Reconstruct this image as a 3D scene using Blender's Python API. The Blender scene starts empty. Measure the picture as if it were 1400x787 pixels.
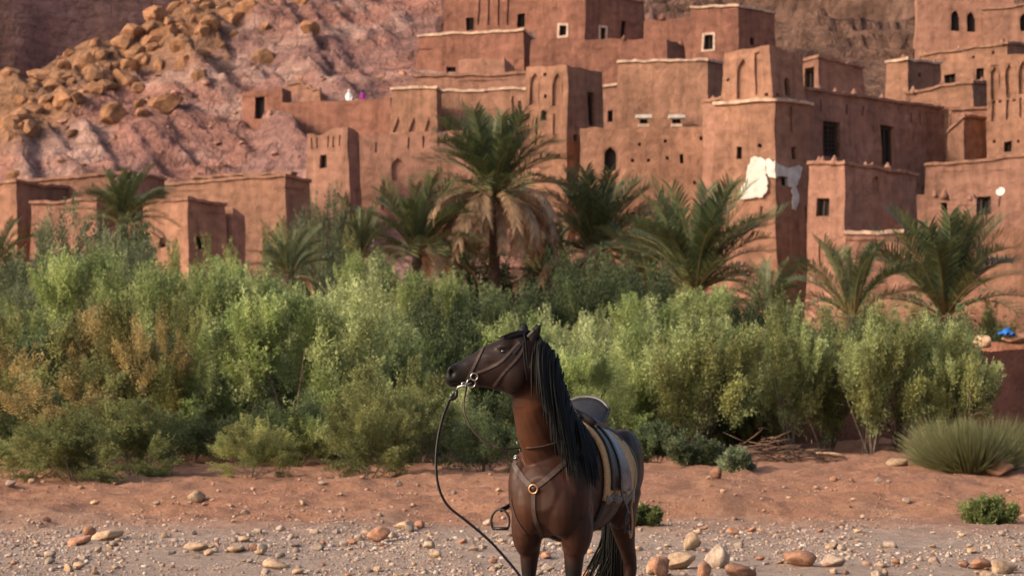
import bpy, bmesh, math, random
import numpy as np
from mathutils import Vector, Matrix, noise as mnoise
from mathutils.bvhtree import BVHTree

# ------------------------------------------------------------------ camera, sky, sun, exposure
scene = bpy.context.scene
COL = scene.collection
FPX = 3000.0                       # focal length in pixels of the 1400 px wide photograph
CAMZ = 1.6
PITCH = math.atan((545 - 393.5) / FPX)
cam_d = bpy.data.cameras.new('camera')
cam = bpy.data.objects.new('camera', cam_d); COL.objects.link(cam)
cam.location = (0, 0, CAMZ)
cam.rotation_euler = (math.pi / 2 + PITCH, 0, 0)
cam_d.sensor_width = 36.0
cam_d.lens = 36.0 * FPX / 1400.0
cam_d.clip_start = 0.1
cam_d.clip_end = 5000
cam_d.dof.use_dof = True
cam_d.dof.focus_distance = 13.25
cam_d.dof.aperture_fstop = 5.2
scene.camera = cam

SUN_ELEV, SUN_DIR = math.radians(27), Vector((-0.90, -0.435))   # horizontal direction towards the sun
world = bpy.data.worlds.new('World'); scene.world = world
world.use_nodes = True
wn = world.node_tree.nodes; wl = world.node_tree.links
bg = wn['Background']
sky = wn.new('ShaderNodeTexSky'); sky.sky_type = 'NISHITA'; sky.sun_disc = False
sky.sun_elevation = SUN_ELEV
sky.sun_rotation = math.atan2(SUN_DIR.x, SUN_DIR.y)
sky.air_density = 1.0; sky.dust_density = 6.0; sky.ozone_density = 1.0
wl.new(sky.outputs[0], bg.inputs[0]); bg.inputs[1].default_value = 0.15
sun_d = bpy.data.lights.new('sun', 'SUN'); sun = bpy.data.objects.new('sun', sun_d); COL.objects.link(sun)
sun_d.energy = 2.0; sun_d.angle = math.radians(3.0); sun_d.color = (1.0, 0.84, 0.66)
sd = Vector((SUN_DIR.x * math.cos(SUN_ELEV), SUN_DIR.y * math.cos(SUN_ELEV), math.sin(SUN_ELEV)))
sun.rotation_euler = sd.to_track_quat('Z', 'Y').to_euler()
sun.location = (-40, -20, 60)
scene.view_settings.view_transform = 'Standard'
scene.view_settings.look = 'None'
scene.view_settings.exposure = 0.74
scene.view_settings.gamma = 1.0
scene.render.engine = 'CYCLES'
scene.cycles.use_denoising = True
scene.cycles.max_bounces = 6
scene.cycles.transparent_max_bounces = 4

# ------------------------------------------------------------------ pixel -> world, numeric noise
CP, SP = math.cos(PITCH), math.sin(PITCH)
def ray(px, py):
    u, w = (px - 700.0) / FPX, (393.5 - py) / FPX
    return Vector((u, CP - w * SP, SP + w * CP))
def P(px, py, Y):
    d = ray(px, py); t = Y / d.y
    return Vector((d.x * t, Y, CAMZ + d.z * t))

_rt = np.random.RandomState(7).rand(64, 64, 64)
def vnoise(x, y, z):
    xi, yi, zi = np.floor(x).astype(int), np.floor(y).astype(int), np.floor(z).astype(int)
    fx, fy, fz = x - xi, y - yi, z - zi
    fx, fy, fz = [f * f * (3 - 2 * f) for f in (fx, fy, fz)]
    def g(a, b, c): return _rt[(xi + a) & 63, (yi + b) & 63, (zi + c) & 63]
    c00 = g(0,0,0) * (1-fx) + g(1,0,0) * fx; c10 = g(0,1,0) * (1-fx) + g(1,1,0) * fx
    c01 = g(0,0,1) * (1-fx) + g(1,0,1) * fx; c11 = g(0,1,1) * (1-fx) + g(1,1,1) * fx
    return ((c00 * (1-fy) + c10 * fy) * (1-fz) + (c01 * (1-fy) + c11 * fy) * fz) * 2 - 1
def fbm(x, y, z=0.0, oct=4, lac=2.03, gain=0.5):
    x = np.asarray(x, float); y = np.asarray(y, float); z = np.zeros_like(x) + z
    r = np.zeros_like(x); a = 1.0
    for i in range(oct):
        r += a * vnoise(x + 17.3 * i, y + 5.1 * i, z + 9.7 * i)
        x, y, z, a = x * lac, y * lac, z * lac, a * gain
    return r

# ------------------------------------------------------------------ scene helpers
WLOC = {}
def tag(o, label=None, cat=None, group=None, kind=None):
    if label: o['label'] = label
    if cat: o['category'] = cat
    if group: o['group'] = group
    if kind: o['kind'] = kind
    return o
def empty(name, loc, label=None, cat=None, group=None):
    o = bpy.data.objects.new(name, None); COL.objects.link(o)
    o.location = loc; o.empty_display_size = 0.2
    WLOC[o.name] = Vector(loc)
    return tag(o, label, cat, group)
def mesh(verts, faces, mats, smooth=False, name='m'):
    me = bpy.data.meshes.new(name)
    me.from_pydata([tuple(v) for v in verts], [], faces)
    for m in (mats if isinstance(mats, (list, tuple)) else [mats]): me.materials.append(m)
    if smooth: me.polygons.foreach_set('use_smooth', [True] * len(me.polygons))
    me.update()
    return me
def np_mesh(V, F, mats, smooth=False, col=None, name='m'):
    """V (n,3); F (m,k) with one k"""
    me = bpy.data.meshes.new(name)
    V = np.asarray(V, np.float32); F = np.asarray(F, np.int32)
    me.vertices.add(len(V)); me.vertices.foreach_set('co', V.ravel())
    m, k = F.shape
    me.loops.add(m * k); me.loops.foreach_set('vertex_index', F.ravel())
    me.polygons.add(m)
    me.polygons.foreach_set('loop_start', np.arange(0, m * k, k, dtype=np.int32))
    me.polygons.foreach_set('loop_total', np.full(m, k, np.int32))
    if smooth: me.polygons.foreach_set('use_smooth', np.ones(m, bool))
    for mm in (mats if isinstance(mats, (list, tuple)) else [mats]): me.materials.append(mm)
    me.update(calc_edges=True); me.validate()
    if col is not None:
        a = me.attributes.new('tint', 'FLOAT_COLOR', 'POINT')
        c = np.ones((len(V), 4), np.float32); c[:, :col.shape[1]] = col
        a.data.foreach_set('color', c.ravel())
    return me
def link(name, me, parent=None):
    o = bpy.data.objects.new(name, me); COL.objects.link(o)
    if parent: o.parent = parent
    WLOC[o.name] = (WLOC[parent.name].copy() if parent else Vector((0, 0, 0)))
    return o
def obj(name, verts, faces, mat, parent=None, smooth=False):
    """vertices in world coordinates; stored relative to the (unrotated) parent"""
    base = WLOC[parent.name] if parent else Vector((0, 0, 0))
    return link(name, mesh([Vector(v) - base for v in verts], faces, mat, smooth, name), parent)
def solo(name, verts, faces, mat, label, cat, group=None, smooth=False, loc=None):
    """top-level single mesh with its origin at its base"""
    if loc is None:
        a = np.array([tuple(v) for v in verts]); loc = Vector((a[:,0].mean(), a[:,1].mean(), a[:,2].min()))
    o = link(name, mesh([Vector(v) - loc for v in verts], faces, mat, smooth, name))
    o.location = loc; WLOC[o.name] = Vector(loc)
    return tag(o, label, cat, group)
def box_vf(c, hx, hy, hz, R=None):
    v = []
    for sx in (-1, 1):
        for sy in (-1, 1):
            for sz in (-1, 1):
                p = Vector((sx * hx, sy * hy, sz * hz)); v.append(Vector(c) + (R @ p if R else p))
    return v, [(0,1,3,2), (4,6,7,5), (0,4,5,1), (2,3,7,6), (0,2,6,4), (1,5,7,3)]
class MB:
    def __init__(s): s.v, s.f = [], []
    def add(s, v, f):
        n = len(s.v); s.v += [Vector(a) for a in v]; s.f += [tuple(i + n for i in q) for q in f]; return s
    def tube(s, pts, radii, n=8, caps=True):
        pts = [Vector(p) for p in pts]; k = len(pts)
        if not hasattr(radii, '__len__'): radii = [radii] * k
        t0 = (pts[1] - pts[0]).normalized()
        a = t0.orthogonal().normalized(); V = []; F = []
        for i in range(k):
            t = (pts[min(i+1, k-1)] - pts[max(i-1, 0)]).normalized()
            a = (a - t * a.dot(t)).normalized(); b = t.cross(a)
            for j in range(n):
                th = 2 * math.pi * j / n
                V.append(pts[i] + (a * math.cos(th) + b * math.sin(th)) * radii[i])
        for i in range(k - 1):
            for j in range(n):
                F.append((i*n+j, i*n+(j+1)%n, (i+1)*n+(j+1)%n, (i+1)*n+j))
        if caps: F += [tuple(range(n-1, -1, -1)), tuple((k-1)*n + j for j in range(n))]
        return s.add(V, F)
    def torus(s, c, nrm, R, r, n=16, m=6):
        nrm = Vector(nrm).normalized(); a = nrm.orthogonal().normalized(); b = nrm.cross(a); V = []; F = []
        for i in range(n):
            th = 2*math.pi*i/n; d = a*math.cos(th) + b*math.sin(th)
            for j in range(m):
                ph = 2*math.pi*j/m; V.append(Vector(c) + d*(R + r*math.cos(ph)) + nrm*r*math.sin(ph))
        for i in range(n):
            for j in range(m):
                F.append((i*m+j, ((i+1)%n)*m+j, ((i+1)%n)*m+(j+1)%m, i*m+(j+1)%m))
        return s.add(V, F)
    def obj(s, name, mat, parent=None, smooth=True): return obj(name, s.v, s.f, mat, parent, smooth)

def catmull(pts, n):
    pts = [Vector(p) for p in pts]; out = []
    k = len(pts)
    for i in range(n):
        s = i / (n - 1) * (k - 1); j = min(int(s), k - 2); t = s - j
        p0, p1, p2, p3 = pts[max(j-1,0)], pts[j], pts[j+1], pts[min(j+2,k-1)]
        out.append(0.5 * ((2*p1) + (p2-p0)*t + (2*p0-5*p1+4*p2-p3)*t*t + (3*p1-p0-3*p2+p3)*t**3))
    return out

# ------------------------------------------------------------------ materials
def new_mat(name):
    m = bpy.data.materials.new(name); m.use_nodes = True
    nt = m.node_tree; return m, nt, nt.nodes['Principled BSDF']
def nd(nt, t, **kw):
    n = nt.nodes.new(t)
    for k, v in kw.items():
        if k in n.inputs: n.inputs[k].default_value = v
        else: setattr(n, k, v)
    return n
def noise_n(nt, vec, scale, detail=4, rough=0.55):
    n = nd(nt, 'ShaderNodeTexNoise', Scale=scale, Detail=detail, Roughness=rough)
    if vec is not None: nt.links.new(vec, n.inputs['Vector'])
    return n.outputs['Fac']
def ramp(nt, fac, stops):
    r = nd(nt, 'ShaderNodeValToRGB'); e = r.color_ramp.elements
    while len(e) < len(stops): e.new(0.5)
    for i, (p, c) in enumerate(stops):
        e[i].position = p; e[i].color = (c[0], c[1], c[2], 1) if hasattr(c, '__len__') else (c, c, c, 1)
    nt.links.new(fac, r.inputs[0]); return r.outputs[0]
def mix(nt, fac, a, b, blend='MIX'):
    m = nd(nt, 'ShaderNodeMix', data_type='RGBA', blend_type=blend)
    def put(sock, v):
        if isinstance(v, bpy.types.NodeSocket): nt.links.new(v, sock)
        elif hasattr(v, '__len__'): sock.default_value = (v[0], v[1], v[2], 1)
        else: sock.default_value = v
    put(m.inputs['Factor'], fac); put(m.inputs['A'], a); put(m.inputs['B'], b)
    return m.outputs['Result']
def mapping(nt, scale, kind='Object', rot=(0,0,0)):
    tc = nd(nt, 'ShaderNodeTexCoord'); mp = nd(nt, 'ShaderNodeMapping')
    mp.inputs['Scale'].default_value = scale; mp.inputs['Rotation'].default_value = rot
    if kind == 'World':
        g = nd(nt, 'ShaderNodeNewGeometry'); nt.links.new(g.outputs['Position'], mp.inputs[0])
    else: nt.links.new(tc.outputs[kind], mp.inputs[0])
    return mp.outputs[0]
def bump(nt, bsdf, h, strength, dist):
    b = nd(nt, 'ShaderNodeBump', Strength=strength, Distance=dist)
    nt.links.new(h, b.inputs['Height']); nt.links.new(b.outputs[0], bsdf.inputs['Normal'])
def simple(name, c, rough=0.7, metal=0.0, nscale=None, var=0.35, bstr=0.0, bdist=0.01, spec=0.3):
    m, nt, b = new_mat(name)
    b.inputs['Roughness'].default_value = rough; b.inputs['Metallic'].default_value = metal
    b.inputs['Specular IOR Level'].default_value = spec
    if nscale:
        f = noise_n(nt, mapping(nt, (1,1,1), 'World'), nscale, 5)
        lo = [x * (1 - var) for x in c]; hi = [min(1, x * (1 + var)) for x in c]
        nt.links.new(ramp(nt, f, [(0.3, lo), (0.7, hi)]), b.inputs['Base Color'])
        if bstr: bump(nt, b, f, bstr, bdist)
    else: b.inputs['Base Color'].default_value = (*c, 1)
    return m
def attr_mat(name, rough=0.6, spec=0.3, transl=0.0, vary=0.0):
    """leaf / coat material taking its pigment from the mesh attribute 'tint'"""
    m, nt, b = new_mat(name)
    a = nd(nt, 'ShaderNodeAttribute', attribute_name='tint')
    c = a.outputs['Color']
    if vary:
        oi = nd(nt, 'ShaderNodeObjectInfo'); hs = nd(nt, 'ShaderNodeHueSaturation')
        mr = nd(nt, 'ShaderNodeMapRange'); mr.inputs['To Min'].default_value = 1 - vary; mr.inputs['To Max'].default_value = 1 + vary
        nt.links.new(oi.outputs['Random'], mr.inputs['Value']); nt.links.new(mr.outputs[0], hs.inputs['Value'])
        nt.links.new(c, hs.inputs['Color']); c = hs.outputs[0]
    nt.links.new(c, b.inputs['Base Color'])
    b.inputs['Roughness'].default_value = rough; b.inputs['Specular IOR Level'].default_value = spec
    if transl:
        t = nd(nt, 'ShaderNodeBsdfTranslucent'); nt.links.new(c, t.inputs['Color'])
        mx = nd(nt, 'ShaderNodeMixShader'); mx.inputs[0].default_value = transl
        nt.links.new(b.outputs[0], mx.inputs[1]); nt.links.new(t.outputs[0], mx.inputs[2])
        nt.links.new(mx.outputs[0], nt.nodes['Material Output'].inputs['Surface'])
    return m
# ------------------------------------------------------------------ ground
GK = np.array([(-3000, 0), (24.5, 0), (27.5, .06), (30, .22), (34, .40), (40, .55), (50, .9), (60, 1.2), (95, 2.3), (125, 4.0), (140, 5.6), (150, 8.6), (157, 12), (165, 16.6), (185, 27), (200, 36), (230, 47), (262, 54), (400, 60)])
def sstep(a, b, x): t = np.clip((x - a) / (b - a), 0, 1); return t * t * (3 - 2 * t)
def ground(x, y):
    x = np.asarray(x, float); y = np.asarray(y, float)
    z = np.interp(y, GK[:, 0], GK[:, 1])
    near = sstep(70, 40, y)
    yy = y + 1.2 * fbm(x * .25, y * .1, 3.3, 2)
    ledge = .16 * (sstep(28.3, 28.8, yy) - sstep(28.8, 31.5, yy)) + .14 * (sstep(31.2, 31.5, yy) - sstep(31.5, 34, yy))
    z = z + near * (ledge * (.4 + .6 * sstep(-.2, .4, fbm(x * .5, y * .2, 8.8, 2))) + .05 * fbm(x * .35, y * .35, 1.0, 3) + sstep(25.5, 28.5, y) * (.075 * fbm(x * .7, y * 2.6, 6.6, 3) + .05 * (1 - 2 * np.abs(fbm(x * 1.6, y * 4.5, 2.6, 2)))) + .035 * fbm(x * 2.2, y * 2.2, 2.0, 4) * sstep(20, 28, y) + .020 * fbm(x * 5, y * 5, 4.0, 2))
    z = z - .05 * sstep(15.5, 13, y) * 0
    mid = sstep(50, 75, y) * sstep(150, 130, y)
    z = z + mid * .6 * fbm(x * .08, y * .08, 5.0, 3)
    # rocky hill: strong relief left of the village and above it, calm under the houses
    hill = sstep(150, 172, y)
    left = sstep(-11, -17, x - (y - 170) * .12)
    rd = 1 - np.abs(fbm((x + y * .55) * .11, (y - x * .2) * .035, 6.0, 3)) * 1.5
    rd2 = 1 - np.abs(fbm((x + y * .7) * .42 + 3, (y - x * .3) * .16, 4.0, 3)) * 1.6
    rough = 2.4 * (rd - .45) + .75 * (rd2 - .5) + .6 * fbm(x * .3, y * .3, 2.2, 4) + .30 * fbm(x * .9, y * .9, 7.0, 4, gain=.6)
    back = sstep(190, 198, y)
    strata = 1.2 * (np.floor(z * .55 + .6 * fbm(x * .1, y * .1, 1.1, 2)) / .55 - z) * .7 + .6 * fbm(x * .5, y * .5, 9.0, 4)
    z = z + hill * (left * rough + (1 - left) * back * strata)
    cap = np.interp(x, [-120, -50, -44, -34, -26, -18, 60], [24, 27, 29.5, 36, 43, 80, 80]) + 1.0 * fbm(x * .25, y * .05, 3.0, 3)
    z = np.minimum(z, cap + .15 * (z - cap))
    return z
def gz(x, y): return float(ground(np.array([x]), np.array([y]))[0])
def on_ground(px, py, y0=12.0, y1=260.0):
    """first meeting of a line of sight with the ground"""
    d = ray(px, py); Y = np.concatenate([np.arange(y0, 60, .1), np.arange(60, y1, .3)])
    zz = CAMZ + d.z / d.y * Y; g = ground(d.x / d.y * Y, Y); k = np.nonzero(g >= zz)[0]
    if len(k) == 0: return None
    Yk = Y[k[0]]; return Vector((d.x / d.y * Yk, Yk, float(g[k[0]])))
def sheet(name, xs, ys, mat, col=None, smooth=True):
    X, Y = np.meshgrid(xs, ys); Z = ground(X.ravel(), Y.ravel())
    V = np.stack([X.ravel(), Y.ravel(), Z], 1); nx, ny = len(xs), len(ys)
    i = (np.arange(ny - 1)[:, None] * nx + np.arange(nx - 1)[None]).ravel()
    F = np.stack([i, i + 1, i + nx + 1, i + nx], 1)
    return tag(link(name, np_mesh(V, F, mat, smooth, col(V) if col else None, name)), kind='structure')

def ground_mat():
    m, nt, b = new_mat('riverbed_ground')
    w = mapping(nt, (1, 1, 1), 'World')
    sep = nd(nt, 'ShaderNodeSeparateXYZ'); nt.links.new(w, sep.inputs[0])
    big = noise_n(nt, w, .45, 4); fine = noise_n(nt, w, 9, 6, .7); speck = noise_n(nt, w, 38, 3, .6)
    # grey gravel
    grav = ramp(nt, fine, [(.28, (.23, .160, .124)), (.5, (.34, .250, .20)), (.72, (.43, .335, .275))])
    grav = mix(nt, ramp(nt, speck, [(.42, 0), (.62, .45)]), grav, (.20, .14, .11))
    earth = ramp(nt, fine, [(.25, (.18, .086, .054)), (.5, (.29, .148, .092)), (.75, (.39, .222, .145))])
    earth = mix(nt, ramp(nt, big, [(.35, 0), (.7, .6)]), earth, (.27, .125, .08))
    earth = mix(nt, ramp(nt, speck, [(.60, 0), (.70, .6)]), earth, (.47, .33, .24))
    ad = nd(nt, 'ShaderNodeMath', operation='MULTIPLY_ADD'); nt.links.new(big, ad.inputs[0]); ad.inputs[1].default_value = 5.0; nt.links.new(sep.outputs['Y'], ad.inputs[2])
    fr = nd(nt, 'ShaderNodeMapRange'); nt.links.new(ad.outputs[0], fr.inputs['Value']); fr.inputs['From Min'].default_value = 27.6; fr.inputs['From Max'].default_value = 30.6
    nt.links.new(mix(nt, fr.outputs[0], grav, earth), b.inputs['Base Color'])
    b.inputs['Roughness'].default_value = .92; b.inputs['Specular IOR Level'].default_value = .15
    bump(nt, b, noise_n(nt, w, 14, 7, .75), .9, .06)
    return m
gmat = ground_mat()
def rock_mat(name, bands=True):
    m, nt, b = new_mat(name)
    w = mapping(nt, (1, 1, 1), 'World')
    a = nd(nt, 'ShaderNodeAttribute', attribute_name='tint').outputs['Color']
    ns = noise_n(nt, w, .8, 6, .65); fine = noise_n(nt, w, 3.5, 5, .7)
    st = noise_n(nt, mapping(nt, (.18, .18, 1.5), 'World', (.25, -.2, 0)), 1.0, 5, .65)
    c = mix(nt, 1.0, a, ramp(nt, ns, [(.25, .55), (.5, .95), (.75, 1.3)]), 'MULTIPLY')
    c = mix(nt, 1.0, c, ramp(nt, st, [(.35, .70), (.5, 1.0), (.68, 1.22)]), 'MULTIPLY')
    crk = nd(nt, 'ShaderNodeTexVoronoi', feature='DISTANCE_TO_EDGE', Scale=.55); dv = nd(nt, 'ShaderNodeVectorMath', operation='MULTIPLY_ADD'); nz_ = nd(nt, 'ShaderNodeTexNoise', Scale=.9, Detail=4.0); nt.links.new(w, nz_.inputs['Vector']); nt.links.new(nz_.outputs['Color'], dv.inputs[0]); dv.inputs[1].default_value = (2.2, 2.2, 2.2); nt.links.new(w, dv.inputs[2]); nt.links.new(dv.outputs[0], crk.inputs['Vector'])
    c = mix(nt, 1.0, c, ramp(nt, crk.outputs['Distance'], [(0, .78), (.08, 1.0), (1, 1.0)]), 'MULTIPLY')
    c = mix(nt, ramp(nt, fine, [(.52, 0), (.72, .4)]), c, (.38, .25, .20))
    nt.links.new(c, b.inputs['Base Color']); b.inputs['Roughness'].default_value = .93; b.inputs['Specular IOR Level'].default_value = .12
    hs_ = nd(nt, 'ShaderNodeMath', operation='MULTIPLY_ADD'); nt.links.new(ns, hs_.inputs[0]); hs_.inputs[1].default_value = 3.0; nt.links.new(fine, hs_.inputs[2])
    h2 = nd(nt, 'ShaderNodeMath', operation='MULTIPLY_ADD'); nt.links.new(ramp(nt, crk.outputs['Distance'], [(0, 0), (.16, 1), (1, 1)]), h2.inputs[0]); h2.inputs[1].default_value = .45; nt.links.new(hs_.outputs[0], h2.inputs[2])
    bump(nt, b, h2.outputs[0], 1.0, .35)
    return m
def hill_col(V):
    X, Y, Z = V[:, 0], V[:, 1], V[:, 2] - CAMZ
    dep = Y * CP + Z * SP; px = 700 + FPX * X / dep; py = 393.5 - FPX * (Z * CP - Y * SP) / dep
    n = fbm(X * .12, Y * .12, Z * .12, 4)
    pink = np.array([.315, .150, .118]); mauve = np.array([.27, .145, .128]); pale = np.array([.43, .27, .225]); ochre = np.array([.275, .145, .084])
    c = pink + (mauve - pink) * np.clip(n * 1.5 + .3, 0, 1)[:, None]
    c = c + (pale - c) * (np.clip(fbm(X * .2 + 4, Y * .2, Z * .5, 3) * 1.6 - .1, 0, 1) * .8)[:, None]
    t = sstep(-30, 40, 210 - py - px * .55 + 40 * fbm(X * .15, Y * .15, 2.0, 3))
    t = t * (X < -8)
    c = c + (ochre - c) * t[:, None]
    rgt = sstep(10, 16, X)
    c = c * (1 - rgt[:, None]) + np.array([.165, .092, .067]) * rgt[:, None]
    return c
def gaps(*segs):
    r = []
    for a, b, st in segs: r.append(np.arange(a, b, st))
    return np.concatenate(r)
xs_near = gaps((-600, -100, 50), (-100, -15, 4), (-15, 15, .09), (15, 100, 4), (100, 601, 50))
sheet('riverbed', xs_near, gaps((-600, -40, 40), (-40, 11, 3), (11, 30.0, .09), (30, 30.05, 1)), gmat)
sheet('river_bank', xs_near, np.append(gaps((30, 46, .11), (46, 140, 1.6)), 140.0), gmat)
xs_hill = gaps((-706, -66, 40), (-66, 66, .34), (66, 701, 40))
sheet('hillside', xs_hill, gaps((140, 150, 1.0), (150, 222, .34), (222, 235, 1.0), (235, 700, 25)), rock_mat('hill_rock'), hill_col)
# farther shaded cliff behind the ridge
def cliff():
    xs = np.arange(-150, 60, 1.2); zs = np.arange(0, 110, 1.2); X, Z = np.meshgrid(xs, zs)
    Y = 285 + Z * .10 + 7 * fbm(X * .07, Z * .02, 2.0, 5) + (X + 60) * .6
    V = np.stack([X.ravel(), Y.ravel(), Z.ravel()], 1); nx = len(xs); ny = len(zs)
    i = (np.arange(ny - 1)[:, None] * nx + np.arange(nx - 1)[None]).ravel()
    col = np.tile(np.array([.30, .165, .14]), (len(V), 1)) * (1 + .25 * fbm(V[:,0]*.3, V[:,2]*.06, 1.0, 3))[:, None]
    return tag(link('cliff', np_mesh(V, np.stack([i, i + 1, i + nx + 1, i + nx], 1), rock_mat('cliff_rock'), True, col, 'cliff')), kind='structure')
cliff()

# ------------------------------------------------------------------ mud-brick village
def adobe(name, c, streak=.5):
    m, nt, b = new_mat(name)
    w = mapping(nt, (1, 1, 1), 'World')
    big = noise_n(nt, w, .22, 5, .6); mid = noise_n(nt, w, 1.6, 6, .65); fine = noise_n(nt, w, 9, 4, .7)
    ver = noise_n(nt, mapping(nt, (1.6, 1.6, .12), 'World'), 1.0, 5, .65)
    course = nd(nt, 'ShaderNodeTexWave', wave_type='BANDS', bands_direction='Z', Scale=.4, Distortion=6.0, Detail=4.0)
    nt.links.new(w, course.inputs['Vector'])
    lo = [x * .72 for x in c]; hi = [min(1, x * 1.28) for x in c]
    col = ramp(nt, big, [(.3, lo), (.55, c), (.75, hi)])
    col = mix(nt, 1.0, col, ramp(nt, mid, [(.28, .66), (.5, 1.0), (.72, 1.22)]), 'MULTIPLY')
    col = mix(nt, streak, col, ramp(nt, ver, [(.32, .45), (.52, 1.0), (.7, 1.15)]), 'MULTIPLY')
    col = mix(nt, .22, col, ramp(nt, course.outputs['Fac'], [(0, .75), (1, 1.1)]), 'MULTIPLY')
    nt.links.new(col, b.inputs['Base Color']); b.inputs['Roughness'].default_value = .95; b.inputs['Specular IOR Level'].default_value = .1
    ad = nd(nt, 'ShaderNodeMath', operation='ADD'); nt.links.new(mid, ad.inputs[0]); nt.links.new(fine, ad.inputs[1])
    bump(nt, b, ad.outputs[0], .9, .16)
    return m
AD = {'o': adobe('adobe_orange', (.325, .170, .113)), 'p': adobe('adobe_pink', (.275, .126, .089)), 'b': adobe('adobe_brown', (.340, .176, .125)),
      'r': adobe('adobe_red', (.285, .125, .082)), 's': adobe('rubble_stone', (.20, .115, .085), .2)}
COPE = {'l': simple('pale_coping', (.44, .30, .22), .9, nscale=2.5, bstr=.4, bdist=.05), 'd': simple('earth_coping', (.24, .125, .085), .95, nscale=2.5, bstr=.4, bdist=.05)}
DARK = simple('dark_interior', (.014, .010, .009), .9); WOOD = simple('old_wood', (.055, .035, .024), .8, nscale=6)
FRAME = simple('limewash', (.46, .32, .25), .9, nscale=3); PLASTER = simple('white_plaster', (.50, .45, .40), .85, nscale=2.0, var=.22, bstr=.3, bdist=.03)

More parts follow.
